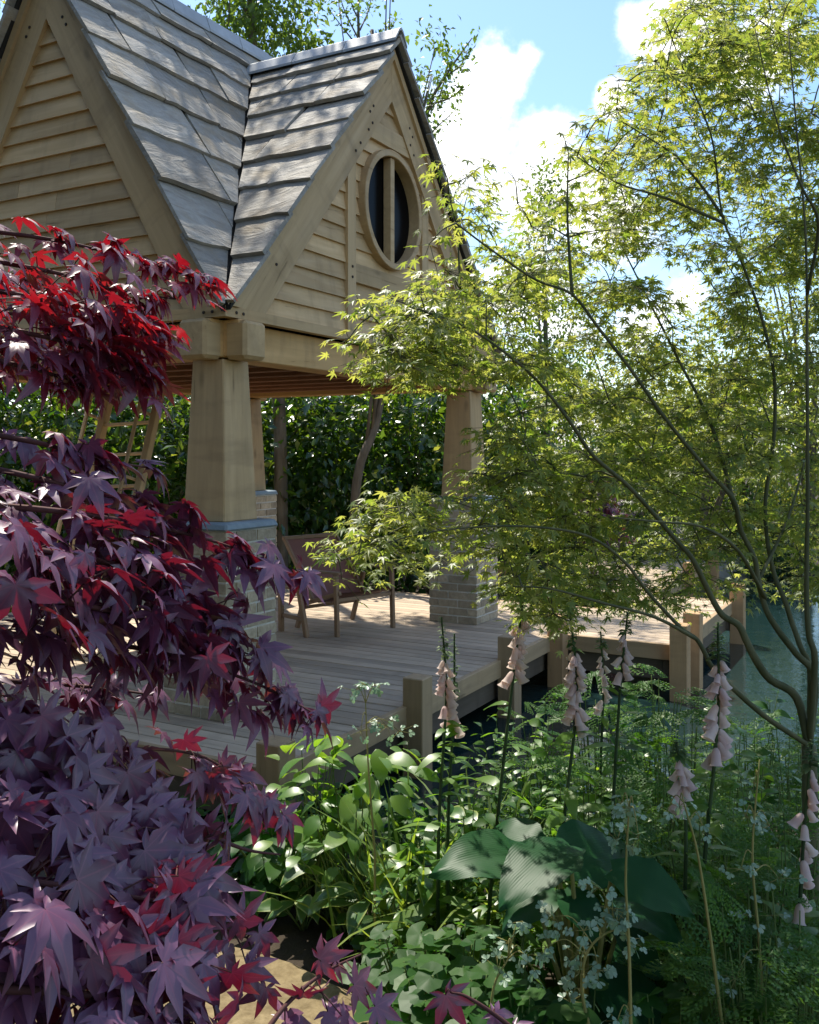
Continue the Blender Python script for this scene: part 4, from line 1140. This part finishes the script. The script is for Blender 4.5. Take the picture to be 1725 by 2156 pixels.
# ------------------------------------------------------------------ green maple on the right
gm_base = np.array([*dp(1712, 2232, 3.1)[:2], 0]); gm_base[2] = gz(gm_base[0], gm_base[1])
gm = thing('green_maple', 'many-stemmed green Japanese maple arching over the pond and flower bed', 'tree', gm_base)
fork = dp(1703, 1570, 3.1)
stems = [
    ([gm_base - [0, 0, .15], dp(1708, 1900, 3.1), dp(1706, 1720, 3.1), fork], .030, .024),
    ([fork] + [dp(*q) for q in ((1677, 1468, 3.08), (1622, 1431, 3.05), (1592, 1390, 3.0), (1572, 1350, 3.0), (1555, 1316, 3.0), (1523, 1297, 3.0), (1502, 1265, 3.0), (1482, 1224, 2.98), (1457, 1175, 2.95), (1423, 1136, 2.95), (1330, 1030, 2.9), (1250, 960, 2.85), (1195, 880, 2.8), (1130, 800, 2.75), (1060, 740, 2.65), (985, 690, 2.6), (880, 650, 2.5))], .0145, .0025),
    ([fork] + [dp(*q) for q in ((1716, 1429, 3.15), (1677, 1377, 3.15), (1640, 1329, 3.15), (1614, 1285, 3.15), (1597, 1224, 3.15), (1589, 1175, 3.15), (1560, 1116, 3.15), (1545, 1053, 3.1), (1490, 990, 3.1), (1400, 880, 3.05), (1330, 780, 3.0), (1260, 690, 2.95), (1205, 620, 2.9), (1130, 590, 2.8), (1040, 530, 2.65), (960, 470, 2.6))], .0125, .0025),
    ([dp(1205, 620, 2.9), dp(1198, 520, 2.95), dp(1195, 440, 2.95), dp(1197, 320, 3.0)], .006, .002),
    ([fork] + [dp(*q) for q in ((1706, 1414, 3.2), (1687, 1365, 3.2), (1667, 1309, 3.25), (1653, 1265, 3.25), (1631, 1211, 3.3), (1616, 1138, 3.3), (1612, 1053, 3.3), (1630, 920, 3.3), (1630, 789, 3.3), (1605, 672, 3.3), (1580, 600, 3.3), (1558, 542, 3.3), (1521, 453, 3.3), (1504, 315, 3.3), (1483, 244, 3.3), (1445, 160, 3.3), (1411, 70, 3.3))], .0105, .002),
    ([dp(1525, 470, 3.3), dp(1420, 424, 3.2), dp(1369, 407, 3.15), dp(1300, 385, 3.1), dp(1215, 330, 3.05)], .006, .002),
    ([dp(1525, 460, 3.3), dp(1483, 399, 3.3), dp(1441, 348, 3.25), dp(1411, 319, 3.2), dp(1300, 250, 3.15)], .006, .002),
    ([fork] + [dp(*q) for q in ((1716, 1395, 3.0), (1704, 1341, 3.0), (1699, 1272, 3.0), (1699, 1175, 3.0), (1701, 1053, 3.0), (1700, 790, 3.0), (1697, 500, 3.0), (1680, 300, 3.0), (1660, 60, 3.0))], .0115, .002),
    ([dp(1700, 620, 3.0), dp(1724, 474, 2.9), dp(1693, 403, 2.85), dp(1668, 344, 2.85), dp(1630, 235, 2.85), dp(1590, 60, 2.85)], .006, .0015),
    ([dp(1612, 1260, 3.15), dp(1555, 1160, 2.9), dp(1480, 1110, 2.8), dp(1400, 1100, 2.7), dp(1290, 1090, 2.6)], .007, .002),
    ([fork] + [dp(*q) for q in ((1600, 1500, 2.9), (1506, 1411, 2.8), (1487, 1380, 2.8), (1467, 1346, 2.8), (1433, 1321, 2.78), (1365, 1248, 2.75), (1316, 1184, 2.7), (1240, 1130, 2.65), (1130, 1110, 2.6), (1000, 1110, 2.55), (860, 1130, 2.5), (720, 1180, 2.45))], .009, .0015),
    ([dp(1467, 1346, 2.8), dp(1380, 1300, 2.7), dp(1270, 1270, 2.65), dp(1160, 1240, 2.6), dp(1080, 1235, 2.6)], .006, .002),
    ([dp(1597, 1224, 3.15), dp(1660, 1090, 3.4), dp(1700, 950, 3.6), dp(1760, 700, 3.8)], .007, .0015),
    ([dp(1560, 1116, 3.15), dp(1500, 900, 3.4), dp(1430, 760, 3.5), dp(1350, 600, 3.6), dp(1290, 480, 3.6)], .008, .002),
]
g = Geo(); SP = []
for pts, r0, r1 in stems:
    P = smooth_line(pts, 4); g.tube(P, np.linspace(r0, r1, len(P)), 7); SP.append(P)
SPA = np.vstack(SP[1:])
def inpoly(x, y, poly):
    c = False; n = len(poly)
    for i in range(n):
        x0, y0 = poly[i]; x1, y1 = poly[(i + 1) % n]
        if (y0 > y) != (y1 > y) and x < (x1 - x0) * (y - y0) / (y1 - y0) + x0: c = not c
    return c
crown = [(1400, 30), (1470, -60), (1800, -60), (1800, 1260), (1600, 1250), (1480, 1240), (1400, 1330), (1130, 1330), (1050, 1190), (860, 1180), (770, 1195), (735, 1160), (770, 1110), (820, 1040), (960, 1010), (1050, 980), (1050, 860), (850, 770), (740, 700), (780, 640), (900, 600), (930, 500), (960, 400), (1010, 380), (1060, 440), (1140, 440), (1190, 300), (1270, 320), (1290, 240), (1330, 170), (1360, 100)]
holes = [(985, 890, 75, 95), (970, 1010, 50, 40), (1000, 1180, 60, 40), (1440, 600, 75, 55), (1240, 770, 60, 50), (1330, 560, 50, 40), (1480, 690, 60, 50), (1130, 660, 50, 40), (1390, 480, 45, 35), (1150, 900, 55, 45)]
pads = []
guard = 0
while len(pads) < 650 and guard < 20000:
    guard += 1
    x, y = rng.uniform(640, 1790), rng.uniform(-60, 1300)
    if not inpoly(x, y, crown): continue
    if any(((x - a) / c) ** 2 + ((y - b_) / e) ** 2 < 1 for a, b_, c, e in holes): continue
    if y > 950 and x > 1250 and rng.random() < .15: continue
    if y > 1000 and x < 1060 and rng.random() < .3: continue
    if x < 1270 and y < 520 and rng.random() < .6: continue
    lim = 2.45 + .9 * sstep(700, 1500, x)
    d = rng.uniform(lim - .15, lim + 1.3 * sstep(650, 1300, x) + .15)
    pads.append((x, y, d, rng.uniform(.09, .17)))
# pads along the outline so that single leaves stand against the sky
for x, y in ((930, 345), (990, 360), (945, 400), (1010, 345), (1085, 372), (1190, 288), (1235, 282), (1270, 235), (1305, 160), (1340, 165), (1395, 25), (1420, 60), (1290, 310), (1340, 260), (1380, 140), (1460, 15), (905, 505), (760, 640), (735, 705), (880, 610), (820, 770), (705, 1150), (720, 1210), (760, 1120), (840, 1060), (1090, 420), (1120, 470), (1250, 350), (960, 460)):
    lim = 2.45 + .6 * sstep(700, 1500, x); pads.append((x, y + 8, lim + rng.uniform(0, .2), .07))
LP, LF, LN, LS = [], [], [], []
cs = np.array([dp(x, y, d) for x, y, d, _ in pads])
dist = np.array([np.linalg.norm(SPA - c, axis=1).min() for c in cs])
nodes = list(SPA)
for pi in np.argsort(dist):
    x, y, d, rad = pads[pi]; c = cs[pi]
    NA = np.array(nodes); dd = np.linalg.norm((NA - c) * [1, 1, .8], axis=1) + .35 * np.maximum(0, NA[:, 2] - c[2] + .03)
    k = NA[np.argmin(dd)]
    L_ = np.linalg.norm(c - k)
    m = (k + c) / 2 + [0, 0, .10 * L_] + rng.normal(0, .05 * L_, 3)
    tw = smooth_line([k, m, c], 5); g.tube(tw, np.linspace(.0024 + .004 * min(L_, .5), .0011, len(tw)), 5)
    nodes += [tw[3], tw[6], c]
    out_ = c - k; out_[2] = 0; out_ /= np.linalg.norm(out_) + 1e-6
    n = int(14 + 215 * rad * rng.uniform(.75, 1.2)) if rad > .08 else 11
    rr = np.sqrt(rng.random(n)) * rad; aa = rng.uniform(0, 6.28, n)
    o = np.c_[rr * np.cos(aa), rr * np.sin(aa), rng.normal(0, .022, n) - .6 * rr * rr / rad * .5]
    radial = np.c_[np.cos(aa), np.sin(aa), np.zeros(n)]
    pos = c + o
    LP.append(pos); LF.append(radial * .8 + out_ * .5 + rv(n, .3) + [0, 0, -.35]); LN.append(np.array([0, 0, 1.]) + rv(n, .30) + radial * .22); LS.append(rng.uniform(.022, .040, n))
    for q in range(0, n, 3): g.tube([c, pos[q]], [.0012, .0008], 3)
g.obj('trunk', 'acer_bark', gm)
leaves(gm, 'acer', 'acer_leaf', np.vstack(LP), np.vstack(LF), np.vstack(LN), np.concatenate(LS), 300, rest='crown')

#=BED=
# ------------------------------------------------------------------ flower bed
def foxglove(label, top, base_x, d, fr0, fr1, nb, lean=0., size=1.0, mat='petal'):
    size *= .88
    nb = int(nb * 1.5)
    tp = dp(*top, d); bx = dp(base_x, 1000, d)[0]
    b0 = np.array([bx, d + lean, gz(bx, d + lean)])
    t = thing('foxglove', label, 'flower', b0, 'foxgloves in the bed')
    line = smooth_line([b0 - [0, 0, .05], b0 * .55 + tp * .45 + [rng.normal(0, .015), 0, 0], b0 * .2 + tp * .8 + [rng.normal(0, .012), 0, 0], tp], 6)
    g = Geo(); g.tube(line, np.linspace(.008, .003, len(line)), 6)
    g.obj('stem', 'dark_stem', t)
    prof = [(.004, 0), (.0095, .005), (.0125, .016), (.0135, .030), (.0145, .042), (.0165, .047), (.0195, .050)]
    seg = 10
    key = ('bell', mat)
    if key not in _tm:
        V = []; F_ = []
        for i, (r, y) in enumerate(prof):
            for k in range(seg):
                a = 2 * math.pi * k / seg; lip = (.004 * math.cos(a - 1.57) if i == len(prof) - 1 else 0)
                V.append((r * math.cos(a), y + lip, r * math.sin(a)))
        for i in range(len(prof) - 1):
            for k in range(seg): F_.append((i * seg + k, i * seg + (k + 1) % seg, (i + 1) * seg + (k + 1) % seg, (i + 1) * seg + k))
        F_.append(tuple(range(seg)))
        _tm[key] = newmesh('bell', V, F_, mat, True)
        V2 = []; F2 = []
        for k in range(5):
            a = 1.257 * k; o = len(V2)
            for u, v_ in ((0, 0), (-.4, .6), (0, 1), (.4, .6)):
                q = a + u * .6; V2.append((.011 * v_ * math.cos(q), .016 * v_ - .003, .011 * v_ * math.sin(q)))
            F2.append((o, o + 1, o + 2, o + 3))
        _tm['calyx'] = newmesh('calyx', V2, F2, 'bud')
    def place(me, name, p, axis, s_):
        y = Vector(axis).normalized(); x = y.cross(Vector((0, 0, 1))).normalized(); z = x.cross(y)
        return obj(name, me, t, frame(p, x, y, z) @ Matrix.Scale(s_, 4))
    arc = np.linspace(0, 1, len(line))
    def pt(f): return np.array([np.interp(f, arc, line[:, i]) for i in range(3)])
    for i in range(nb):
        f = fr0 + (fr1 - fr0) * (i + rng.uniform(.1, .9)) / nb; a = rng.uniform(-2.6, 2.6) - math.pi / 2
        s_ = size * (1.12 - .45 * (i / nb)) * rng.uniform(.9, 1.1)
        ax = np.array([math.cos(a), math.sin(a), -rng.uniform(1.0, 2.2)])
        p = pt(f) + np.array([math.cos(a), math.sin(a), 0]) * .006
        fl = place(_tm[key], 'flower', p, ax, s_); c = place(_tm['calyx'], 'calyx', p, ax, s_)
        c.parent = fl; c.matrix_basis = Matrix()
    pos, Fv, Nv, sz = [], [], [], []
    nbud = 46
    for i in range(nbud):
        f = fr1 + (1 - fr1) * (i + .5) / nbud; a = rng.uniform(0, 6.28)
        pos.append(pt(f)); Fv.append([math.cos(a), math.sin(a), .15 - .4 * (1 - f) / (1 - fr1)]); Nv.append([0, 0, 1]); sz.append(.034 * (1.15 - .75 * (f - fr1) / (1 - fr1)))
    leaves(t, 'small', 'bud', pos, Fv, Nv, sz, 0, rest='buds')
    pos, Fv, Nv, sz = [], [], [], []
    for i in range(26):
        f = rng.uniform(.05, fr0 * 1.0); a = rng.uniform(0, 6.28)
        pos.append(pt(f)); Fv.append([math.cos(a), math.sin(a), .25]); Nv.append([0, 0, 1]); sz.append(.24 * (1 - f) ** 1.3 * rng.uniform(.5, 1) + .03)
    leaves(t, 'long', 'fresh_leaf', pos, np.array(Fv) + rv(len(pos), .2), np.array(Nv) + rv(len(pos), .2), sz, 14)
    return t
foxglove('tall foxglove by the deck edge with peach lower bells, pairing with a budded spike', (930, 1300), 925, 3.3, .63, .81, 13, .1)
foxglove('slim budded foxglove spike with a single line of bells, right against the tall one', (957, 1335), 950, 3.35, .60, .72, 5, .1)
foxglove('leaning foxglove with pale bells in front of the deck pile', (1112, 1190), 1010, 3.2, .62, .80, 13, .1)
foxglove('dense foxglove spike with pinkish bells over the dark water', (1200, 1290), 1180, 3.1, .60, .84, 19, .1)
foxglove('thin foxglove with few scattered pink bells above the pond', (1322, 1290), 1292, 3.2, .74, .91, 7, .1, .9)
foxglove('foxglove with the largest creamy pink bells by the maple stems', (1512, 1310), 1490, 2.7, .60, .87, 17, .1, 1.1)
foxglove('short foxglove with drooping apricot bells beside the big hosta', (1425, 1560), 1490, 2.7, .72, .93, 8, .1, 1.0)
foxglove('foxglove half hidden under the maple trunk with mauve bells', (1712, 1560), 1690, 2.6, .45, .88, 9, .1, 1.05)
foxglove('small distant foxglove leaning over the water between the taller spikes', (1265, 1330), 1290, 3.9, .60, .9, 9, .1, .9)

# large blue-green hosta
hb = np.array([*dp(1235, 2100, 2.85)[:2], 0]); hb[2] = gz(hb[0], hb[1])
hosta = thing('hosta', 'large blue-green hosta with broad ribbed glossy leaves', 'plant', hb)
g = Geo(); pos, Fv, Nv, sz = [], [], [], []
for (x0, y0, d0), (x1, y1, d1), nv in (((1105, 1803, 2.85), (930, 1792, 2.75), (0, -.35, 1)), ((1200, 1785, 2.8), (1062, 1848, 2.6), (-.1, -.22, 1)), ((1175, 1822, 2.85), (1330, 1762, 3.0), (.1, -.7, .75)),
                                       ((1140, 1790, 2.95), (1000, 1725, 3.1), (-.1, -.35, 1)), ((1290, 1835, 2.6), (1458, 1890, 2.5), (.12, -.5, .9)), ((1285, 1905, 2.8), (1442, 1948, 2.65), (.2, -.2, 1)),
                                       ((1190, 1875, 2.85), (1270, 1960, 2.7), (.1, -.35, .9)), ((1240, 1800, 3.0), (1330, 1740, 3.2), (0, -.4, .9)), ((1170, 1880, 2.85), (1060, 1930, 2.75), (-.2, -.3, .9)), ((1300, 1960, 2.8), (1400, 2030, 2.7), (.2, -.35, .9))):
    a, c = dp(x0, y0, d0), dp(x1, y1, d1); pos.append(a); Fv.append(c - a); Nv.append(nv); sz.append(np.linalg.norm(c - a) * 1.04)
    st = smooth_line([hb + rng.normal(0, .03, 3) * [1, 1, 0], (hb + a) / 2 + [0, .02, .06], a], 5); g.tube(st, np.linspace(.010, .006, len(st)), 6)
for k in range(10):
    a = rng.uniform(0, 6.28); p = hb + [math.cos(a) * .14, math.sin(a) * .14 + .05, rng.uniform(.25, .5)]
    pos.append(p); Fv.append([math.cos(a), math.sin(a), -.1]); Nv.append([math.cos(a) * .3, math.sin(a) * .3 - .2, 1]); sz.append(rng.uniform(.22, .3))
    st = smooth_line([hb, (hb + p) / 2 + [0, 0, .05], p], 4); g.tube(st, np.linspace(.009, .006, len(st)), 6)
g.obj('stem', 'olive_stem', hosta)
leaves(hosta, 'hosta', 'hosta_leaf', pos, Fv, Nv, sz, 40)

def clump(name, label, cat, x, ytop, d, kind, mat, n, leaf, spread, nobj=0, stem='green_stem', droop=-.2, group=None, low=.25, tilt=.3, stems=True, hmin=.1):
    """leaves on stalks fanning out of one foot; ytop is the height of the plant on the picture"""
    tp = dp(x, ytop, d); b0 = np.array([tp[0], d, gz(tp[0], d)]); H = max(tp[2] - b0[2], hmin)
    t = thing(name, label, cat, b0, group)
    a = rng.uniform(0, 6.28, n); h = H * (low + (1 - low) * rng.random(n) ** .7); rr = spread * np.sqrt(rng.random(n)) * (1 - .35 * h / H)
    pos = b0 + np.c_[rr * np.cos(a), rr * np.sin(a), h]
    rad = np.c_[np.cos(a), np.sin(a), np.zeros(n)]
    Fv = rad + [0, 0, droop] + rv(n, .3); Nv = np.array([0, -.12, 1.]) + rad * tilt + rv(n, .22)
    if stems:
        g = Geo()
        for i in range(0, n, max(1, n // 26)):
            p = pos[i]; f = b0 + (p - b0) * [.12, .12, 0]
            st = smooth_line([f, (f * .4 + p * .6) + [0, 0, .06 * H], p], 4); g.tube(st, np.linspace(.0042, .002, len(st)), 5)
        g.obj('stem', stem, t)
    leaves(t, kind, mat, pos, Fv, Nv, leaf * rng.uniform(.65, 1.2, n), nobj)
    return t
def shoots(name, label, cat, x, ytop, d, nsh, kind, mat, leaf, per, spread, stem='green_stem', nobj=0, group=None, rs=.0035, node0=.35):
    """upright shoots with leaves set along them"""
    tp = dp(x, ytop, d); b0 = np.array([tp[0], d, gz(tp[0], d)]); H = max(tp[2] - b0[2], .1)
    t = thing(name, label, cat, b0, group); g = Geo(); pos, Fv, Nv, sz = [], [], [], []
    for s_ in range(nsh):
        a = rng.uniform(0, 6.28); q = spread * math.sqrt(rng.random()); hh = H * rng.uniform(.7, 1.0) if s_ else H
        tip = b0 + [q * math.cos(a), q * math.sin(a), hh] if s_ else tp
        l_ = smooth_line([b0 + rng.normal(0, .02, 3) * [1, 1, 0], (b0 + tip) / 2 + rng.normal(0, .03, 3), tip], 6); g.tube(l_, np.linspace(rs, rs * .4, len(l_)), 5)
        for i in range(per):
            f = node0 + (1 - node0) * (i + .5) / per; p = np.array([np.interp(f, np.linspace(0, 1, len(l_)), l_[:, k]) for k in range(3)])
            b = rng.uniform(0, 6.28)
            pos.append(p); Fv.append([math.cos(b), math.sin(b), .15]); Nv.append([0, -.1, 1]); sz.append(leaf * rng.uniform(.6, 1.15) * (1.1 - .4 * f))
    g.obj('stem', stem, t)
    leaves(t, kind, mat, pos, np.array(Fv) + rv(len(pos), .25), np.array(Nv) + rv(len(pos), .3), sz, nobj)
    return t
def meadow_rue(label, pts, d, twigs, group='meadow rues with pale leaflets'):
    l_ = smooth_line([dp(*q, d) for q in pts], 5)
    x0 = l_[0]; b0 = np.array([x0[0], x0[1], gz(x0[0], x0[1])])
    t = thing('meadow_rue', label, 'plant', b0, group); g = Geo()
    l_ = np.vstack([b0[None] - [0, 0, .02], l_]); g.tube(l_, np.linspace(.005, .002, len(l_)), 6)
    pos, Fv, Nv, sz = [], [], [], []
    for (x, y, n, sp) in twigs:
        c = dp(x, y, d + rng.normal(0, .04)); k = l_[np.argmin(np.linalg.norm(l_ - c - [0, 0, .03], axis=1))]
        tw = smooth_line([k, (k + c) / 2 + [0, 0, .03], c], 4); g.tube(tw, np.linspace(.002, .001, len(tw)), 4)
        for i in range(n):
            p = c + rng.normal(0, sp, 3) * [1, .7, .8]; g.tube([c, p], [.0008, .0006], 3)
            pos.append(p); Fv.append(p - c + [0, 0, -.01]); Nv.append([0, -.35, .9]); sz.append(rng.uniform(.018, .027))
    g.obj('stem', 'olive_stem', t)
    leaves(t, 'trefoil', 'glaucous_leaf', pos, np.array(Fv) + rv(len(pos), .01), np.array(Nv) + rv(len(pos), .3), sz, 120, minpx=8)
meadow_rue('meadow rue with an arching stem and pale grey-green leaflets in the shade', [(1250, 2200), (1225, 2080), (1240, 2000), (1290, 1960), (1330, 1975)], 2.35,
           [(1150, 1995, 9, .02), (1165, 1930, 8, .02), (1230, 1960, 8, .02), (1215, 2010, 8, .02), (1290, 1915, 9, .022), (1320, 1975, 9, .02), (1260, 2040, 9, .022), (1220, 2050, 8, .02), (1200, 2110, 7, .018), (1260, 1870, 8, .02), (1300, 1945, 8, .02)])
meadow_rue('twin-stemmed meadow rue rising straight through the hosta leaves', [(1330, 2230), (1325, 2000), (1318, 1850), (1325, 1700)], 2.3, [(1310, 1690, 8, .02), (1335, 1705, 8, .02), (1300, 1770, 6, .016), (1345, 1760, 6, .016), (1320, 2140, 7, .02), (1300, 2150, 7, .02)])
meadow_rue('meadow rue with a forked stem under the apricot foxglove', [(1530, 2230), (1500, 2000), (1470, 1800), (1440, 1690)], 2.35, [(1430, 1700, 8, .02), (1480, 1740, 6, .018), (1405, 1710, 6, .016)])
meadow_rue('low pale meadow rue sprig above the rounded dark leaves', [(1030, 2200), (1040, 2080), (1070, 2020)], 2.45, [(1075, 1985, 8, .02), (1105, 2010, 8, .02), (1050, 2045, 7, .02), (1120, 2035, 7, .018), (1100, 1940, 5, .015)])
meadow_rue('pale meadow rue sprig beside the deck pile', [(790, 1800), (775, 1600), (770, 1480)], 3.4, [(765, 1440, 9, .025), (800, 1445, 8, .02), (745, 1455, 7, .02), (815, 1530, 9, .025), (840, 1540, 7, .02), (760, 1540, 7, .02)])
meadow_rue('tall feathery meadow rue in front of the maple trunk', [(1610, 2230), (1600, 2000), (1585, 1800), (1600, 1600)], 2.5, [(1570, 1720, 7, .02), (1620, 1740, 7, .02), (1590, 1650, 6, .02), (1560, 1830, 7, .02), (1640, 1850, 7, .02), (1590, 1930, 8, .03), (1550, 2060, 8, .03), (1640, 2030, 8, .03)])

clump('dogwood_shrub', 'leafy dogwood with pale shining leaves against the deck rim', 'shrub', 745, 1560, 3.9, 'broad', 'fresh_leaf', 90, .115, .34, 90, low=.3)
clump('dogwood_shrub', 'small dogwood beside the corner deck pile with a cream flower head', 'shrub', 655, 1580, 4.1, 'broad', 'fresh_leaf', 70, .105, .26, 70, low=.3)
clump('bramble_shrub', 'bramble with toothed deep green leaves under the corner pile', 'shrub', 580, 1735, 4.25, 'broad', 'deep_leaf', 80, .12, .32, 80, low=.3)
clump('bramble_shrub', 'bramble with dull green leaves behind the fallen-leaf path edge', 'shrub', 500, 1770, 4.35, 'broad', 'deep_leaf', 60, .11, .3, 60, low=.2)
ev = ['cream-edged hosta nearest the gritty path', 'cream-edged hosta tucked under the dogwood', 'cream-edged hosta between the grass tuft and the rounded leaves', 'cream-edged hosta beside the dark soil gap', 'cream-edged hosta behind the big hosta']
for i, (x, y, d, n) in enumerate(((800, 1840, 3.75, 20), (700, 1790, 4.1, 16), (890, 1800, 3.6, 20), (640, 1860, 4.0, 12), (1000, 1720, 3.7, 16))):
    clump('edged_hosta', ev[i], 'plant', x, y, d, 'edged', 'edged_leaf', n, .15, .16, 24, group='cream-edged hostas', droop=-.15, low=.35, tilt=.5)
gl = ['yellow-green grass tuft in front of the deck rim', 'yellow-green grass tuft beside the dogwood', 'yellow-green grass tuft leaning over the pond edge', 'fine grass tuft under the deck corner', 'fine grass tuft in the shade of the purple maple']
for i, (x, y, d, n) in enumerate(((880, 1590, 3.6, 40), (790, 1640, 3.8, 30), (1020, 1560, 3.7, 40), (560, 1720, 4.5, 60), (480, 1740, 4.4, 60))):
    tp = dp(x, y, d); b0 = np.array([tp[0], d, gz(tp[0], d)]); H = tp[2] - b0[2]
    t = thing('grass_tuft', gl[i], 'grass', b0, 'grass tufts'); a = rng.uniform(0, 6.28, n)
    leaves(t, 'blade', 'grass_leaf', b0 + np.c_[rng.normal(0, .07, (n, 2)), np.zeros(n)], np.c_[np.cos(a) * .2, np.sin(a) * .2, np.ones(n)], np.c_[-np.cos(a), -np.sin(a), np.full(n, .3)], H * rng.uniform(.5, 1.0, n), 60)
hx = [(890, 1940, 3.0), (960, 1930, 2.8), (940, 2040, 2.6), (1000, 2060, 2.5), (1080, 1960, 2.75), (1130, 2080, 2.45), (940, 2120, 2.4), (1080, 2140, 2.35), (1230, 2120, 2.5), (1400, 2120, 2.4), (1500, 2080, 2.5), (1600, 2130, 2.35), (1690, 2080, 2.4), (830, 1960, 3.2), (900, 2090, 2.5)]
hw_ = ['at the tip of the gritty path', 'between the path tip and the big hosta', 'behind the single purple maple sprig', 'under the low pale meadow rue sprig', 'right below the pointed left hosta leaf', 'at the foot of the arching meadow rue', 'touching the purple maple sprig', 'in front of the arching meadow rue', 'at the foot of the big hosta',
       'in front of the twin-stemmed meadow rue', 'in front of the forked meadow rue', 'in front of the low fennel', 'at the foot of the maple trunk', 'beside the nearest cream-edged hosta', 'on the path side of the purple maple sprig']
for (x, y, d), hwl in zip(hx, hw_):
    clump('coral_bells', 'mound of rounded scalloped dark green leaves ' + hwl, 'plant', x, y, d, 'round', 'deep_leaf', 34, .095, .22, 34, group='mounds of rounded leaves', droop=-.25, low=.2, tilt=.4)
fx = [(1480, 1700, 2.9, 'feathery green fennel behind the creamy foxglove'), (1590, 1760, 2.8, 'feathery green fennel under the maple stems'), (1670, 1700, 2.9, 'feathery green fennel beside the maple trunk'), (1420, 1780, 3.3, 'feathery green fennel beside the ribbed hosta leaf'),
      (1560, 1900, 2.5, 'feathery green fennel in front of the forked meadow rue'), (1680, 1900, 2.45, 'feathery green fennel at the foot of the trunk'), (1620, 2010, 2.4, 'low feathery green fennel over the dark soil'), (1380, 1620, 3.4, 'feathery green fennel by the water'), (1240, 1620, 3.5, 'feathery green fennel between the foxglove spikes'),
      (1150, 1500, 4.4, 'tall thin fennel at the water behind the leaning foxglove'), (1260, 1450, 4.3, 'tall thin fennel at the water behind the dense foxglove'), (1390, 1420, 4.2, 'tall thin fennel screening the pond under the low maple branch'), (1450, 1480, 3.9, 'tall thin fennel behind the apricot foxglove'),
      (1590, 1520, 4.0, 'tall thin fennel screening the pond beside the maple fork'), (1680, 1540, 3.8, 'tall thin fennel behind the maple trunk')]
for x, y, d, lab in fx:
    clump('fennel', lab, 'plant', x, y, d, 'feather', 'feather_leaf', 32, .16, .18, 0, group='feathery fennels', droop=.25, low=.12, tilt=.2)
bx_ = [(1090, 1640, 3.6), (1180, 1660, 3.5), (1290, 1640, 3.6), (1000, 1650, 3.8), (1380, 1740, 3.4), (1100, 1720, 3.3), (1220, 1700, 3.3), (1540, 1620, 3.3), (1620, 1570, 3.5), (1690, 1640, 3.3), (1440, 1560, 3.8), (870, 1720, 3.4), (940, 1680, 3.6), (620, 1800, 4.2), (690, 1740, 4.1), (560, 1830, 4.3), (1340, 1440, 4.3), (1080, 1500, 4.5), (1210, 1470, 4.2), (1500, 1470, 4.3), (1640, 1450, 4.4), (1420, 1600, 3.2), (1560, 1640, 3.0), (1130, 1530, 4.0), (1300, 1510, 3.8), (1400, 1490, 3.9), (1560, 1520, 3.6), (1690, 1490, 3.9), (860, 1560, 4.2), (990, 1590, 4.2)]
bw_ = ['under the leaning foxglove', 'under the dense foxglove spike', 'under the thin foxglove', 'beside the leaning grass tuft', 'behind the ribbed right hosta leaves', 'behind the pointed left hosta leaf', 'behind the tallest hosta leaf', 'under the maple fork', 'beneath the lowest maple stem at the water',
       'behind the mauve foxglove', 'at the water beside the creamy foxglove', 'under the tall foxglove by the deck', 'between the tall foxglove and the pond', 'behind the path beside the bramble', 'between the dogwood and the corner pile', 'at the far edge of the gritty path', 'at the pond edge under the thin foxglove', 'at the pond edge beside the deck pile', 'at the pond edge behind the dense foxglove', 'at the pond edge behind the creamy foxglove', 'at the pond edge behind the maple fork', 'right behind the apricot foxglove bells', 'under the creamy foxglove bells', 'on the pond side of the leaning foxglove', 'between the thin and the dense foxgloves', 'under the low arching maple branch', 'between the creamy foxglove and the maple fork', 'past the maple trunk at the water', 'against the middle deck pile', 'behind the slim budded foxglove']
for i, (x, y, d) in enumerate(bx_):
    shoots('leafy_perennial', 'upright leafy perennial with ' + ('slim pointed' if i % 2 else 'broad soft') + ' green leaves ' + bw_[i], 'plant', x, y, d, 7, 'long' if i % 2 else 'broad', 'fresh_leaf' if i % 4 else 'deep_leaf', .095, 13, .2, nobj=50, group='leafy perennials filling the bed')
# low green under-planting too dense to count
n = 9000
x = rng.uniform(-1.6, 3.4, n); y = rng.uniform(2.3, 5.6, n)
keep = (y < bank(x) + .12) & ~((x < .25 - .45 * np.maximum(0, y - 2.6)) & (y < 4.05)) & (y > 2.35 + .0 * x)
rel = np.stack([x - P0[0], y - P0[1]], -1); keep &= ~(((rel @ R2) > -.62) & ((rel @ L2) > E0 - .05))
x, y = x[keep], y[keep]; n = len(x)
h = .05 + .20 * rng.random(n) * (.6 + .8 * np.abs(np.sin(x * 3.1) * np.cos(y * 2.7)))
gpos = np.c_[x, y, ground_z(x, y) + h]
anchor = bpy.data.objects.new('anchor', None); WM[anchor] = Matrix()
gc = bigmesh('ground_cover', 'broad', rng.integers(0, 3, n), gpos, frames(rv(n) * [1, 1, .3], rv(n, .35) + [0, -.1, 1]), rng.uniform(.035, .085, n), 'deep_leaf', anchor)
gc.parent = None; gc.matrix_basis = Matrix(); bpy.data.objects.remove(anchor)
tag(gc, 'low carpet of small green leaves covering the flower bed soil', 'ground cover', None, 'stuff')
